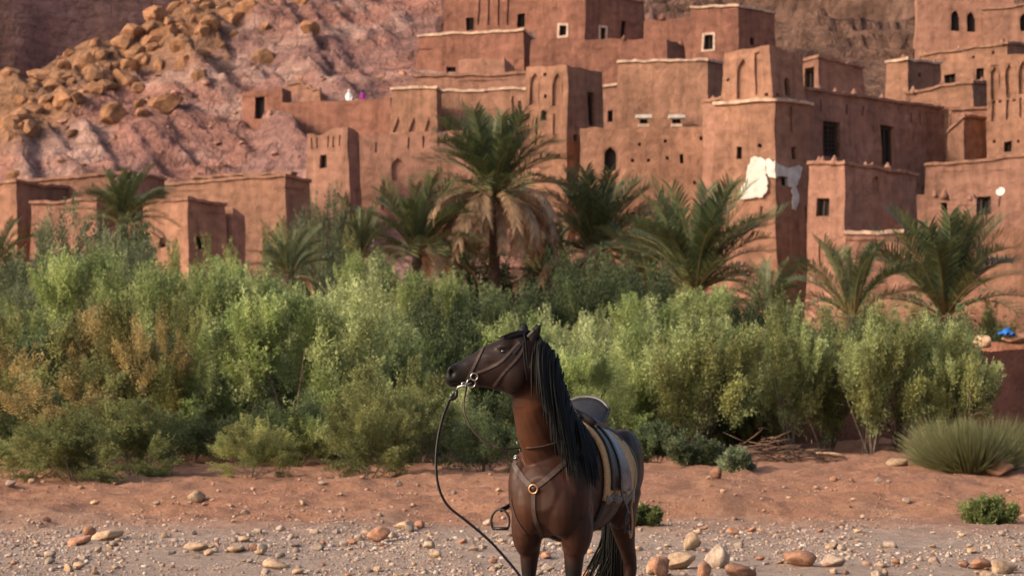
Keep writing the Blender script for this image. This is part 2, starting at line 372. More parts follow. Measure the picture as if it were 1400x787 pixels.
def far_corner(B, px, ang, side):
    k = (px - 700.0) / FPX; k = ray(px, 200).x / ray(px, 200).y
    a = math.radians(ang)
    if side < 0: t = (B.x - k * B.y) / (math.cos(a) + k * math.sin(a)); return B.x - t * math.cos(a), B.y + t * math.sin(a)
    t = (k * B.y - B.x) / (math.cos(a) - k * math.sin(a)); return B.x + t * math.cos(a), B.y + t * math.sin(a)
def wob(p, amp=1.0):
    a = Vector(p) * .33; b = Vector(p) * 1.35
    return (mnoise.noise_vector(a) * .15 + mnoise.noise_vector(b) * .06) * amp
def building(name, label, near, left=None, right=None, aL=20, aR=45, depth=6.0, holes=(), mat='o', cope=None, jag=.10, batter=.03, bottom=None, group=None, cat='house', lumps=0, rough=1.0, cw=.14):
    B = P(*near); T = [None, B, None, None]
    if left: x, y = far_corner(B, left[0], aL, -1); T[0] = P(left[0], left[1], y)
    if right: x, y = far_corner(B, right[0], aR, 1); T[2] = P(right[0], right[1], y)
    if T[0] is None:
        d = (T[2] - B); d.z = 0; d.normalize(); T[0] = B + Vector((-d.y, d.x, 0)) * depth
    if T[2] is None:
        d = (B - T[0]); d.z = 0; d.normalize(); T[2] = B + Vector((-d.y, d.x, 0)) * depth
    T[3] = T[0] + T[2] - B
    cen = (T[0] + T[1] + T[2] + T[3]) / 4
    zb = (min(gz(t.x, t.y) for t in T) - 1.2) if bottom is None else P(near[0], bottom, near[2]).z
    Bt = []
    for t in T:
        o = t - cen; o.z = 0; o.normalize(); h = t.z - zb
        q = t + o * (batter * 1.4 * h); q.z = zb; Bt.append(q)
    E = empty(name, (cen.x, cen.y, zb), label, cat, group)
    W = MB(); vid = {}
    rg = random.Random(name + str(near))
    def vert(p):
        k = (round(p.x, 3), round(p.y, 3), round(p.z, 3))
        if k not in vid: vid[k] = len(W.v); W.v.append(p)
        return vid[k]
    hl = []
    for f in range(4):
        a, b_ = f, (f + 1) % 4
        tl, tr, bl, br = T[a], T[b_], Bt[a], Bt[b_]
        n = (br - bl).cross(tl - bl).normalized()
        wid = max((tr - tl).length, .1); hgt = ((tl.z + tr.z) / 2 - zb)
        def raw(u, v): return (bl * (1-u) + br * u) * (1-v) + (tl * (1-u) + tr * u) * v
        def pos(u, v, back=0.0):
            p = raw(u, v); w = wob(p, rough)
            if v > .999: w.z += jag * mnoise.noise(Vector((p.x * .9, p.y * .9, 3.1))) + jag * .5 * mnoise.noise(Vector((p.x * 2.7, p.y * 2.7, 1.1)))
            return p + w - n * back
        us = list(np.linspace(0, 1, max(2, int(wid / .55) + 1))); vs = list(np.linspace(0, 1, max(2, int(hgt / .8) + 1)))
        mine = []
        if f < 2:
            for h in holes:
                hx, hy, hw, hh, kd = h
                if (f == 0) != (hx < near[0]): continue
                d = ray(hx, hy); t = (tl - CAMV0).dot(n) / d.dot(n); q = CAMV0 + d * t
                hd_ = (tr - tl); hd_.z = 0; hd_.normalize()
                lb = bl.lerp(tl, (q.z - zb) / hgt); rb = br.lerp(tr, (q.z - zb) / hgt)
                ww = (rb - lb).length; u = (q - lb).dot(hd_) / ww; v = (q.z - zb) / hgt
                du = hw / FPX * q.y / max(.25, abs(hd_.x) - abs(hd_.y) * abs(d.x) ) / ww / 2; dv = hh / FPX * q.y / hgt / 2
                u0, u1, v0, v1 = u - du, u + du, v - dv, v + dv
                if u0 < .01 or u1 > .99 or v1 > .985 or v0 < .01: continue
                if any(not (u1 < m[0] or u0 > m[1] or v1 < m[2] or v0 > m[3]) for m in mine): continue
                mine.append((u0, u1, v0, v1, kd))
        for m in mine:
            us = [x for x in us if not (m[0]-.004 < x < m[0]+.004 or m[1]-.004 < x < m[1]+.004)] + [m[0], m[1]]
            vs = [x for x in vs if not (m[2]-.003 < x < m[2]+.003 or m[3]-.003 < x < m[3]+.003)] + [m[2], m[3]]
        us = sorted(set(us)); vs = sorted(set(vs))
        if 0.0 not in us: us[0] = 0.0
        if vs[-1] < 1: vs.append(1.0)
        if us[-1] < 1: us.append(1.0)
        for i in range(len(us) - 1):
            for j in range(len(vs) - 1):
                uc, vc = (us[i] + us[i+1]) / 2, (vs[j] + vs[j+1]) / 2
                if any(m[0] < uc < m[1] and m[2] < vc < m[3] for m in mine): continue
                W.f.append(tuple(vert(pos(u, v)) for u, v in ((us[i], vs[j]), (us[i+1], vs[j]), (us[i+1], vs[j+1]), (us[i], vs[j+1]))))
        for u0, u1, v0, v1, kd in mine:
            dp = {'n': .22, 't': .2, 's': .14, 'h': .3}.get(kd, .42)
            um = (u0 + u1) / 2
            c4 = [(u0, v0), (u1, v0), (u1, v1), (u0, v1)]
            fr = [pos(u, v) for u, v in c4]; bk = [pos(u, v, dp) for u, v in c4]
            W.add(fr + bk, [(0, 4, 5, 1), (1, 5, 6, 2), (2, 6, 7, 3), (3, 7, 4, 0)])
            if kd in 'nts': W.add(bk, [(0, 1, 2, 3)])
            else:
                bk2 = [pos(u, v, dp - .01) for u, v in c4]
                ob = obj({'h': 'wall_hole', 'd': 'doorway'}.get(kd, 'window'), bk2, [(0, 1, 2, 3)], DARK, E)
                if kd in 'wfl' and (u1-u0)*wid > .35:        # timber frame set back in the reveal
                    FM = MB(); t_ = .05
                    for (s0, s1, r0, r1) in ((0, .13, 0, 1), (.87, 1, 0, 1), (.13, .87, 0, .09), (.13, .87, .91, 1), (.46, .54, .09, .91)):
                        g = [(u0 + (u1-u0)*s, v0 + (v1-v0)*r) for s, r in ((s0, r0), (s1, r0), (s1, r1), (s0, r1))]
                        FM.add([pos(u, v, dp - .13) for u, v in g] + [pos(u, v, dp - .03) for u, v in g], [(0,1,2,3), (0,4,5,1), (1,5,6,2), (2,6,7,3), (3,7,4,0)])
                    obj('frame', FM.v, FM.f, WOOD, ob)
                if kd == 'l':
                    LM = MB()
                    for i in range(1, 8): LM.tube([pos(u0, v0 + (v1-v0)*i/8, .15), pos(u1, v0 + (v1-v0)*i/8, .15)], .03, 4)
                    for i in range(1, 5): LM.tube([pos(u0 + (u1-u0)*i/5, v0, .18), pos(u0 + (u1-u0)*i/5, v1, .18)], .03, 4)
                    obj('lattice', LM.v, LM.f, WOOD, ob)
            ah = {'n': .38, 't': .98, 'a': .34}.get(kd)
            if ah:
                va = v1 - (v1 - v0) * ah
                for ue in (u0, u1):
                    if kd == 't': tri = [(ue, va), (um, v1), (ue, v1)]
                    else: tri = [(ue, va), (ue*.72 + um*.28, va + (v1-va)*.6), (um, v1), (ue, v1)]
                    k = len(tri); a_ = [pos(u, v, .012) for u, v in tri]; b2 = [pos(u, v, dp) for u, v in tri]
                    W.add(a_ + b2, [tuple(range(k))] + [(i, i + k, i + 1 + k, i + 1) for i in range(k - 2)])
            if kd == 'f':
                FM = MB(); tu, tv = .18 / wid, .18 / hgt
                for (x0, x1, y0, y1) in ((u0-tu, u0, v0-tv, v1+tv), (u1, u1+tu, v0-tv, v1+tv), (u0, u1, v0-tv, v0), (u0, u1, v1, v1+tv)):
                    g = [(x0, y0), (x1, y0), (x1, y1), (x0, y1)]
                    FM.add([pos(u, v, -.05) for u, v in g] + [pos(u, v, .02) for u, v in g], [(0,1,2,3), (0,4,5,1), (1,5,6,2), (2,6,7,3), (3,7,4,0)])
                obj('window_surround', FM.v, FM.f, FRAME, E)
        if f < 2 and cope:
            C = MB(); k = max(3, int(wid / .35)); ext = .10 / wid
            ring = []
            for i in range(k + 1):
                u = -ext + (1 + 2*ext) * i / k; p = pos(min(1, max(0, u)), 1.0) + (tr - tl) * (u - min(1, max(0, u)))
                r1, r2 = rg.uniform(-.04, .04), rg.uniform(-.03, .05)
                ring.append([p + n*(cw + r1) - UZ0*.05, p + n*(cw + r1) + UZ0*(.14 + r2), p - n*.14 + UZ0*(.17 + r2), p - n*.14 - UZ0*.05])
            V = [v for r in ring for v in r]; F = []
            for i in range(k):
                for j in range(4): F.append((i*4+j, (i+1)*4+j, (i+1)*4+(j+1)%4, i*4+(j+1)%4))
            F += [(0, 1, 2, 3), (k*4+3, k*4+2, k*4+1, k*4)]
            C.add(V, F); obj('coping', C.v, C.f, COPE[cope], E)
        if f < 2 and lumps:
            for i in range(lumps):
                p = pos(rg.uniform(.03, .97), 1.0) - n * .1; s = rg.uniform(.12, .26); L_ = MB()
                L_.tube([p - UZ0*.1, p + UZ0*s*.6, p + UZ0*s*1.5, p + UZ0*s*2.2], [s*1.3, s*1.1, s*.6, .03], 7)
                obj('pinnacle', L_.v, L_.f, AD[mat], E, True)
    rz = min(t.z for t in T) - .35
    W.add([Vector((t.x, t.y, rz)) for t in T], [(0, 1, 2, 3)])
    obj('wall', W.v, W.f, AD[mat], E)
    E['_faces'] = 0
    del E['_faces']
    return E, T, Bt
CAMV0 = Vector((0, 0, CAMZ)); UZ0 = Vector((0, 0, 1))
def hs(l, kd='h', w=3, h=4): return [(x, y, w, h, kd) for x, y in l]

b = building
b('mud_house', 'low mud house at the foot of the hill, bright end wall', (22, 249, 146), (-70, 252), aL=30, mat='o', cope='d', depth=5)
b('mud_house', 'long flat mud house with thin coping below the boulder slope', (176, 237, 150), (18, 249), (226, 246), aL=6, aR=48, mat='o', cope='d')
b('mud_house', 'flat mud house with a double coping beside the square ribbed tower', (390, 241, 153), (222, 252), (424, 247), aL=18, mat='o', cope='d')
b('parapet_wall', 'thin roof parapet behind the double-coped mud house', (395, 237, 158), (262, 242), aL=14, depth=1, mat='o', cope='d', cat='wall', bottom=262)
b('mud_house', 'small cube mud house with tiny windows above the shrubs', (258, 271, 140), (195, 277), (309, 283), aL=32, aR=42, holes=[(276, 334, 10, 17, 'w'), (222, 332, 9, 14, 'w')], mat='o', cope='d')
b('mud_house', 'crumbling lean-to against the small cube mud house', (318, 287, 142.5), (305, 284), (334, 296), mat='b', jag=.3)
b('mud_house', 'low mud house half hidden behind the leftmost palm', (132, 273, 142), (44, 279), aL=14, mat='b', cope='d', depth=4)
b('stone_hut', 'small hut with one dark doorway alone on the slope', (386, 121, 179.5), (332, 124), (398, 125), aL=14, holes=[(354, 147, 13, 31, 'd')], mat='p', cope=None, jag=.2)
b('ruined_wall', 'broken masonry shell beside the hut with the doorway', (437, 127, 181), (392, 114), (446, 133), aL=22, mat='b', jag=.5, cope='d', cat='wall')
b('terrace_wall', 'long bare retaining wall below two villagers', (534, 133, 176), (383, 141), aL=15, mat='p', depth=3, cat='wall', jag=.12)
b('mud_house', 'mud house with pale coping and a row of pointed niches', (596, 120, 171.5), (536, 122), (603, 126), aL=14, aR=60, holes=[(545, 171, 14, 22, 't'), (566, 171, 14, 22, 't'), (586, 169, 13, 21, 't')], mat='o', cope='l', jag=.06)
b('mud_house', 'pale-coped mud house with one pointed niche behind the tall palm', (717, 122, 172.5), (600, 125), aL=10, holes=[(615, 167, 15, 20, 't'), (701, 150, 4, 36, 's'), (711, 158, 4, 40, 's')], mat='o', cope='l', jag=.06)
b('square_tower', 'squat square mud tower with one small window and ribbed top', (476, 175, 157), (419, 184), (491, 183), aL=24, aR=55, holes=[(441, 220, 10, 19, 'w')] + [(x, 194, 2.2, 16, 's') for x in (425, 433, 449, 457, 466)], mat='b', jag=.35, cat='tower')
b('enclosure_wall', 'tall weathered mud wall with blocked opening behind the tall palm', (724, 177, 161), (488, 184), aL=5, holes=[(545, 230, 19, 32, 'n'), (523, 266, 4, 44, 's'), (514, 200, 3, 14, 's'), (560, 196, 2.5, 16, 's'), (580, 194, 2.5, 18, 's'), (600, 192, 2.5, 14, 's'), (623, 194, 3, 18, 's')], mat='b', jag=.35, depth=4, cat='wall')
b('mud_house', 'stepped low mud house strip under the rounded terrace', (722, 101, 180), (566, 106), aL=8, mat='b', cope='d', depth=5, lumps=2)
b('ruined_wall', 'crumbled gable ruin in front of the long pink terrace house', (690, 80, 184), (627, 82), (704, 93), aL=12, mat='b', jag=.5, cat='wall')
b('mud_house', 'long pink mud house with pale coping and small window', (716, 41, 188), (571, 50), (733, 58), aL=16, aR=60, holes=[(618, 97, 13, 13, 'w')], mat='p', cope='l', jag=.08)
b('mud_house', 'tall pink house with vertical grooves high on the hill', (738, -24, 198), (608, -18), aL=12, holes=[(643, 32, 11, 18, 'w'), (713, 28, 11, 18, 'w')] + [(x, 14, 2.5, 40, 's') for x in (655, 668, 681, 694)], mat='p')
b('mud_house', 'pink house with white-framed windows turning a shaded corner', (800, -10, 194), (736, -12), (880, 3), aL=18, aR=34, holes=[(769, 41, 9, 14, 'f'), (825, 47, 7, 16, 'f'), (852, 40, 7, 22, 'w')], mat='p', cope='d')
b('terrace_wall', 'smooth curved terrace wall below the white-framed windows', (912, 54, 185), (726, 53), (936, 64), aL=6, aR=50, mat='p', jag=.18, cat='wall', lumps=1)
b('mud_house', 'pink cube house with one white-framed window and broken coping', (1009, 9, 189), (944, 12), (1059, 19), aL=14, aR=34, holes=[(969, 58, 13, 21, 'f'), (1028, 57, 7, 10, 'w')], mat='p', cope='l', jag=.1)
b('mud_house', 'lower annex of the pink cube house with uneven parapet', (946, 26, 190), (880, 27), aL=8, mat='p', jag=.25, lumps=2)
b('mud_house', 'rounded mud house with pale coping and two white hoods', (966, 83, 171), (846, 86), (987, 88), aL=10, aR=50, holes=[(880, 165, 11, 9, 'w'), (924, 164, 11, 9, 'w')], mat='o', cope='l', jag=.06)
b('mud_house', 'narrow step between the arched tower and the pale-coped house', (849, 115, 172.5), (818, 118), aL=8, holes=[(835, 158, 7, 17, 'w')], mat='b', cope='l', depth=3)
b('kasbah_tower', 'mud tower with two tall arched niches behind the palm crown', (775, 90, 159), (719, 92), (823, 98), aL=20, aR=50, holes=[(730, 122, 13, 44, 'n'), (761, 122, 13, 44, 'n'), (744, 157, 7, 14, 'w'), (734, 172, 3, 26, 's'), (757, 170, 3, 30, 's'), (745, 102, 4, 5, 'h'), (745, 131, 4, 5, 'h'), (723, 158, 4, 5, 'h'), (808, 149, 10, 46, 'w'), (787, 188, 7, 10, 'h')], mat='o', jag=.12, cat='tower')
b('enclosure_wall', 'sunlit high mud wall dotted with small holes', (978, 172, 155), (793, 176), aL=5, holes=[(834, 216, 16, 32, 'a'), (931, 217, 5, 13, 'w')] + hs([(875, 197), (865, 219), (887, 219), (909, 193), (912, 216), (958, 190), (850, 250), (905, 262), (950, 250)], w=4, h=5), mat='o', depth=5, jag=.25, cat='wall')
_, T18, B18 = b('kasbah_tower', 'tall corner tower shaft with string course and torn white plaster', (1058, 138, 142), (978, 143), (1108, 144), aL=24, aR=42, holes=[(999, 161, 4, 32, 's'), (1032, 158, 4, 32, 's'), (1080, 164, 4, 34, 's'), (1011, 209, 7, 17, 'w'), (1038, 198, 5, 6, 'h'), (1083, 208, 7, 16, 'w'), (1040, 290, 4, 18, 's'), (1072, 245, 10, 16, 'w'), (1100, 290, 4, 18, 's'), (1000, 250, 4, 5, 'h'), (1030, 320, 4, 5, 'h'), (990, 300, 4, 5, 'h')], mat='o', cope='l', batter=.035, cat='tower', jag=.04, cw=.22)
b('tower_storey', 'decorated upper storey of the corner tower with tapering niche', (1053, 62, 142.6), (990, 73), (1096, 75), aL=24, aR=42, bottom=141, holes=[(1016, 107, 15, 56, 'n'), (1037, 102, 8, 58, 's'), (1077, 120, 9, 26, 'a'), (995, 108, 4, 4, 'h'), (1047, 131, 4, 4, 'h'), (1062, 131, 4, 4, 'h')], mat='o', cope=None, batter=.05, cat='tower', jag=.12)
b('mud_house', 'large shaded mud house with lattice window and tall shutter opening', (1102, 121, 146), right=(1289, 149), aR=44, holes=[(1137, 190, 24, 50, 'l'), (1213, 199, 18, 54, 'w')] + [(x, 140 + (x-1102)*.15, 2.5, 14, 's') for x in (1122, 1158, 1180, 1246, 1258)], mat='b', cope='d', depth=9, lumps=6, jag=.06)
b('mud_house', 'broken rooftop room with a dark opening beside pale rubble', (1119, 79, 158), (1096, 85), (1180, 93), aL=20, aR=36, holes=[(1106, 108, 12, 30, 'w')], mat='b', cope='d', jag=.2)
b('mud_house', 'shaded house with small blue-grey window below the lattice window', (1155, 222, 136), (1106, 224), (1252, 239), aL=28, aR=38, holes=[(1125, 282, 15, 25, 'w'), (1198, 252, 11, 24, 'n'), (1122, 345, 5, 40, 's')], mat='b', cope='d', lumps=3, jag=.06)
b('enclosure_wall', 'low coped garden wall behind the two right-hand palms', (1304, 317, 128), (1157, 320), aL=6, mat='b', cope='l', depth=4, cat='wall', jag=.05)
b('enclosure_wall', 'bare sunlit garden wall with rounded top at the far right', (1440, 309, 126.5), (1302, 318), aL=6, mat='o', depth=4, cat='wall', jag=.12)
b('mud_house', 'sloping-roofed house with square black window and satellite dish', (1430, 209, 144), (1266, 228), aL=16, holes=[(1342, 281, 24, 26, 'w')], mat='b', cope='d', depth=6)
b('parapet_wall', 'low parapet with two pointed caps below the dish house', (1335, 272, 136), (1254, 268), aL=10, mat='b', depth=2, cat='wall', jag=.25, lumps=3, holes=[(1291, 283, 8, 12, 'w')])
b('kasbah_tower', 'orange tower with a row of narrow stepped arches', (1445, 68, 150), (1350, 78), aL=22, holes=[(1360, 112, 9, 48, 'n'), (1380, 110, 9, 48, 'n'), (1399, 106, 9, 48, 'n'), (1357, 153, 4, 28, 's'), (1377, 151, 4, 28, 's'), (1396, 148, 4, 28, 's'), (1377, 200, 9, 14, 'w')] + hs([(1366, 140), (1386, 138), (1393, 193), (1358, 192)]), mat='o', cat='tower', depth=6, jag=.12)
b('mud_house', 'little block house with knobbed roof beside the rock terraces', (1242, 82, 167), (1212, 85), (1286, 89), aL=24, aR=44, holes=[(1257, 103, 4, 6, 'h')], mat='o', cope='l', lumps=2)
b('mud_house', 'long mud house with knobbed coping above the orange tower', (1376, 60, 171), (1259, 77), (1412, 64), aL=20, holes=[(1299, 107, 13, 12, 'w'), (1341, 104, 9, 15, 'w')] + hs([(1358, 75), (1331, 81)]), mat='o', cope='d', lumps=4)
b('mud_house', 'mud house with pinnacled coping below the little block house', (1330, 113, 161), (1238, 127), (1349, 115), aL=18, aR=50, mat='o', cope='d', lumps=2)
b('mud_house', 'low gabled shed against the orange tower', (1319, 160, 153), (1297, 180), (1348, 164), aL=22, mat='o', cope='d')
b('parapet_wall', 'short coped wall behind the low gabled shed', (1352, 150, 156), (1302, 151), aL=8, mat='b', cope='d', cat='wall', depth=2)
b('ruined_wall', 'thin standing wall stub at the end of the large shaded house', (1298, 148, 157), (1288, 152), aL=8, mat='o', cat='wall', depth=1.5, jag=.4)
b('mud_house', 'high brown house with a pair of black arched windows', (1386, -4, 189), (1255, -14), aL=8, holes=[(1306, 29, 11, 28, 'a'), (1329, 29, 11, 28, 'a')], mat='b', depth=6)
b('mud_house', 'high brown house with sloping coping at the upper right', (1445, 2, 184), (1342, 13), aL=16, holes=[(1402, 30, 11, 26, 'a')], mat='b', cope='d', depth=5)
b('ruined_wall', 'dark rubble stone wall along the hill crest', (1256, -26, 205), (1046, -26), aL=6, mat='s', depth=3, cat='wall', jag=.4, rough=3)

# torn white plaster on the corner tower, in slabs that follow the two faces
def slab(px_poly, f, off=.05, th=.06, name='white_plaster', mat=PLASTER):
    a, c = f, f + 1; tl, tr, bl = T18[a], T18[c], B18[a]
    n = (B18[c] - bl).cross(tl - bl).normalized(); pts = []; rj = random.Random(len(px_poly)); fine_ = []
    for i, (x, y) in enumerate(px_poly):
        x2, y2 = px_poly[(i+1) % len(px_poly)]
        fine_ += [(x + (x2-x)*k/4 + rj.uniform(-1.3, 1.3)*(k > 0), y + (y2-y)*k/4 + rj.uniform(-1.3, 1.3)*(k > 0)) for k in range(4)]
    px_poly = fine_
    for x, y in px_poly:
        d = ray(x, y); t = (tl + n*(off + .10) - CAMV0).dot(n) / d.dot(n); pts.append(CAMV0 + d * t)
    k = len(pts); back = [p - n*(th + .22) for p in pts]
    par = [o for o in bpy.data.objects if o.get('label', '').startswith('tall corner tower shaft')][0]
    obj(name, pts + back, [tuple(range(k))] + [(i, i + k, (i+1) % k + k, (i+1) % k) for i in range(k)], mat, par)
slab([(1011, 271), (1013, 258), (1019, 247), (1022, 231), (1026, 217), (1033, 214), (1041, 216), (1047, 222), (1046, 232), (1049, 247), (1048, 262), (1043, 269), (1030, 271), (1020, 272)], 0)
slab([(1047, 219), (1052, 216), (1056, 221), (1060, 221), (1060, 244), (1050, 241), (1047, 232)], 0)
slab([(1062, 222), (1067, 226), (1076, 229), (1084, 228), (1092, 226), (1098, 229), (1095, 240), (1091, 252), (1085, 258), (1079, 254), (1078, 242), (1071, 240), (1062, 242)], 1)
slab([(1083, 258), (1090, 257), (1093, 266), (1091, 280), (1088, 288), (1084, 285), (1084, 270)], 1)
# two pale hoods over the openings of the rounded house
for px in (880, 925):
    c_ = P(px, 160, 170.3); v, f = box_vf(c_, .62, .45, .13)
    par = [o for o in bpy.data.objects if o.get('label', '').startswith('rounded mud house')][0]
    obj('hood', v, f, PLASTER, par)
    v, f = box_vf(P(px, 172, 170.2), .42, .3, .12); obj('sill', v, f, COPE['l'], par)
# satellite dish
dq = P(1368, 262, 140.0); dish = empty('satellite_dish', dq - UZ0*.7, 'small white satellite dish on the house with the black window', 'dish')
V, F = [], []; nrm = Vector((-.5, -.8, .35)).normalized(); u_ = nrm.orthogonal().normalized(); w_ = nrm.cross(u_)
for r in range(6):
    for j in range(18):
        rr_ = .30*r/5; V.append(dq + (u_*math.cos(j*math.pi/9) + w_*math.sin(j*math.pi/9))*rr_ + nrm*(rr_**2*.6))
F = [(r*18+j, r*18+(j+1)%18, (r+1)*18+(j+1)%18, (r+1)*18+j) for r in range(5) for j in range(18)]
obj('reflector', V, F, simple('dish_white', (.5, .48, .45), .6), dish, True)
MB().tube([dq - UZ0*.9 + Vector((0,.5,0)), dq - nrm*.02], .04, 6).obj('mast', WOOD, dish)
MB().tube([dq - w_*.4, dq + nrm*.5], .02, 5).obj('feed_arm', WOOD, dish)
# villagers on the terrace
def villager(px, Y, top, cm, label, hm):
    h = 1.62; base_z = P(px, top, Y).z - h; o = P(px, top, Y); at_ = Vector((o.x, Y, base_z))
    L_ = MB()
    def ring(zs):
        V, F = [], []; n = 12
        for z, rx, ry in zs:
            for j in range(n): V.append(at_ + Vector((rx*math.cos(2*math.pi*j/n), ry*math.sin(2*math.pi*j/n), z)))
        for i in range(len(zs)-1):
            for j in range(n): F.append((i*n+j, i*n+(j+1)%n, (i+1)*n+(j+1)%n, (i+1)*n+j))
        return V, F + [tuple(range(n-1, -1, -1)), tuple((len(zs)-1)*n+j for j in range(n))]
    L_.add(*ring([(0, .22, .18), (.4, .21, .17), (.85, .20, .15), (1.05, .19, .13), (1.25, .22, .12), (1.34, .17, .10), (1.39, .07, .07), (1.44, .075, .085), (1.52, .085, .10), (1.59, .07, .08), (1.62, .02, .02)]))
    for s in (-1, 1):
        L_.tube([at_ + Vector((s*.17, 0, 1.29)), at_ + Vector((s*.25, .0, 1.05)), at_ + Vector((s*.24, -.10, .84)), at_ + Vector((s*.21, -.16, .75))], [.07, .055, .045, .03], 8)
    E = empty('person', at_, label, 'person')
    t_ = bpy.data.objects.new('t', mesh(L_.v, L_.f, [])); COL.objects.link(t_)
    r_ = t_.modifiers.new('r', 'REMESH'); r_.mode = 'VOXEL'; r_.voxel_size = .03; s_ = t_.modifiers.new('s', 'SMOOTH'); s_.iterations = 2
    me = bpy.data.meshes.new_from_object(t_.evaluated_get(bpy.context.evaluated_depsgraph_get())); bpy.data.objects.remove(t_)
    me.transform(Matrix.Translation(-at_)); me.materials.clear(); me.materials.append(cm); link('body', me, E)
    S = MB(); S.add(*ring([(1.40, .10, .10), (1.50, .105, .12), (1.60, .09, .10), (1.655, .03, .03)])); S.obj('headscarf', hm, E)
white_c = simple('white_cloth', (.72, .70, .68), .9, nscale=20); purple_c = simple('magenta_cloth', (.22, .03, .17), .9, nscale=20)
villager(477, 178.2, 123, white_c, 'person in white robe standing behind the terrace wall', white_c)
villager(496, 178.2, 122.5, purple_c, 'person in magenta robe standing behind the terrace wall', simple('dark_scarf', (.05, .02, .05), .9))

# ------------------------------------------------------------------ rocks
def rock_mesh(seed, sub=2, flat=.72, ang=.35, mat=None, hard=False):
    bm = bmesh.new(); bmesh.ops.create_icosphere(bm, subdivisions=sub, radius=1.0)
    rs = random.Random(seed); off = Vector((rs.uniform(-50, 50),)*3)
    cuts = [(Vector((rs.gauss(0,1), rs.gauss(0,1), rs.gauss(0,.8))).normalized(), rs.uniform(.42, .80)) for _ in range(9)]
    for v in bm.verts:
        p = v.co.copy()
        for n, d in cuts:
            e = p.dot(n) - d
            if e > 0: p -= n * e * min(1.0, .5 + ang)
        p += p.normalized() * (mnoise.noise(p*1.6 + off) * .16 + mnoise.noise(p*4 + off) * .05)
        p.z *= flat; v.co = p
    me = bpy.data.meshes.new('rock'); bm.to_mesh(me); bm.free()
    me.materials.append(mat); me.polygons.foreach_set('use_smooth', [not hard]*len(me.polygons))
    return me
def stone_mat(name, c, var=.45):
    m, nt, b_ = new_mat(name); w = mapping(nt, (1,1,1), 'Object')
    oi = nd(nt, 'ShaderNodeObjectInfo')
    f = noise_n(nt, w, 1.4, 6, .65); f2 = noise_n(nt, w, 6, 5, .7)
    col = ramp(nt, f, [(.28, [x*(1-var) for x in c]), (.5, c), (.74, [min(1, x*(1+var)) for x in c])])
    col = mix(nt, 1.0, col, ramp(nt, oi.outputs['Random'], [(0, (.72, .70, .68)), (.5, (1, .95, .9)), (1, (1.2, 1.1, 1.02))]), 'MULTIPLY')
    col = mix(nt, .6, col, ramp(nt, f2, [(.35, .65), (.6, 1.05)]), 'MULTIPLY')
    nt.links.new(col, b_.inputs['Base Color']); b_.inputs['Roughness'].default_value = .9; b_.inputs['Specular IOR Level'].default_value = .15
    bump(nt, b_, f2, .5, .06); return m
OCH = stone_mat('ochre_rock', (.26, .138, .078)); PNK = stone_mat('pink_rock', (.30, .165, .125))
BOUL = [rock_mesh(s, 2, .85, .5, OCH, True) for s in range(7)]
rb = random.Random(21)
def boulder(px, py, wpx, hpx=None, mat=None, label=None, group=None, meshes=None, name='boulder', rot=None, cat='boulder', sink=.25):
    q = on_ground(px, py)
    if q is None or q.y < 140: return
    sc = wpx / FPX * q.y / 2; hz = (hpx or wpx*.75) / FPX * q.y / 2
    me = rb.choice(meshes or BOUL); o = link(name, me)
    o.location = q - UZ0 * hz * sink; o.scale = (sc*1.12, sc*1.05, hz*1.3); o.rotation_euler = (rb.uniform(-.3, .3), rb.uniform(-.35, .35), rot if rot is not None else rb.uniform(0, 6.28))
    tag(o, label, cat, group)
big = [(152, 36, 52, 38), (166, 14, 40, 30), (118, 36, 30, 26), (80, 60, 36, 30), (100, 48, 26, 22), (62, 72, 34, 28), (180, 62, 42, 32), (205, 40, 34, 28), (232, 30, 30, 24), (256, 38, 34, 34), (284, 30, 34, 26), (308, 18, 28, 22), (358, 78, 40, 38), (252, 78, 34, 30), (278, 68, 34, 26), (219, 88, 18, 24), (228, 138, 52, 34), (160, 152, 46, 30), (192, 152, 24, 18), (70, 118, 24, 20), (30, 132, 26, 22), (12, 165, 36, 22), (34, 160, 22, 18), (14, 184, 20, 22), (98, 178, 20, 24), (20, 236, 28, 20), (422, 32, 30, 22), (412, 0, 26, 18), (240, 6, 40, 22), (200, 2, 36, 24), (270, 2, 24, 16), (130, 110, 22, 16), (85, 110, 26, 20), (50, 96, 30, 22), (14, 96, 34, 22), (110, 84, 22, 18), (140, 72, 26, 18), (172, 88, 24, 18), (300, 60, 20, 16), (320, 46, 18, 14)]
for i, (x, y, w_px, h_px) in enumerate(big):
    lab = {12: 'isolated slab-like ochre boulder on the pink slope left of the houses', 16: 'large dark brown boulder low on the pink slope above the flat roofs', 17: 'broad brown boulder beside the large dark brown boulder'}.get(i, 'big angular ochre boulder in the rockfall on the hillside')
    boulder(x, y + h_px*.25, w_px, h_px, None, lab, None if i in (12, 16, 17) else 'big boulders of the rockfall')
for _ in range(75):                                     # the crowded band under the ridge
    t = rb.random(); x = 10 + 330*t; y = 150 - 165*t + rb.uniform(-28, 40)
    if y < 2 or y < 92 - x*.56: continue
    s = rb.uniform(14, 46)
    boulder(x, y, s, s*rb.uniform(.6, .9), None, 'big angular ochre boulder in the rockfall on the hillside', 'big boulders of the rockfall')
cnt = 0
while cnt < 60:
    x = rb.uniform(-10, 430); y = rb.uniform(0, 230)
    if y > 200 - x*.45 + rb.gauss(0, 30): continue
    s = rb.choice([6, 7, 8, 10, 13, 18, 24]); cnt += 1
    boulder(x, y, s, s*.8, None, 'small ochre rock lying among the boulders of the rockfall', 'small rocks of the rockfall', cat='rock', name='rock')
PBOUL = [rock_mesh(s + 40, 2, .7, .5, PNK, True) for s in range(4)]
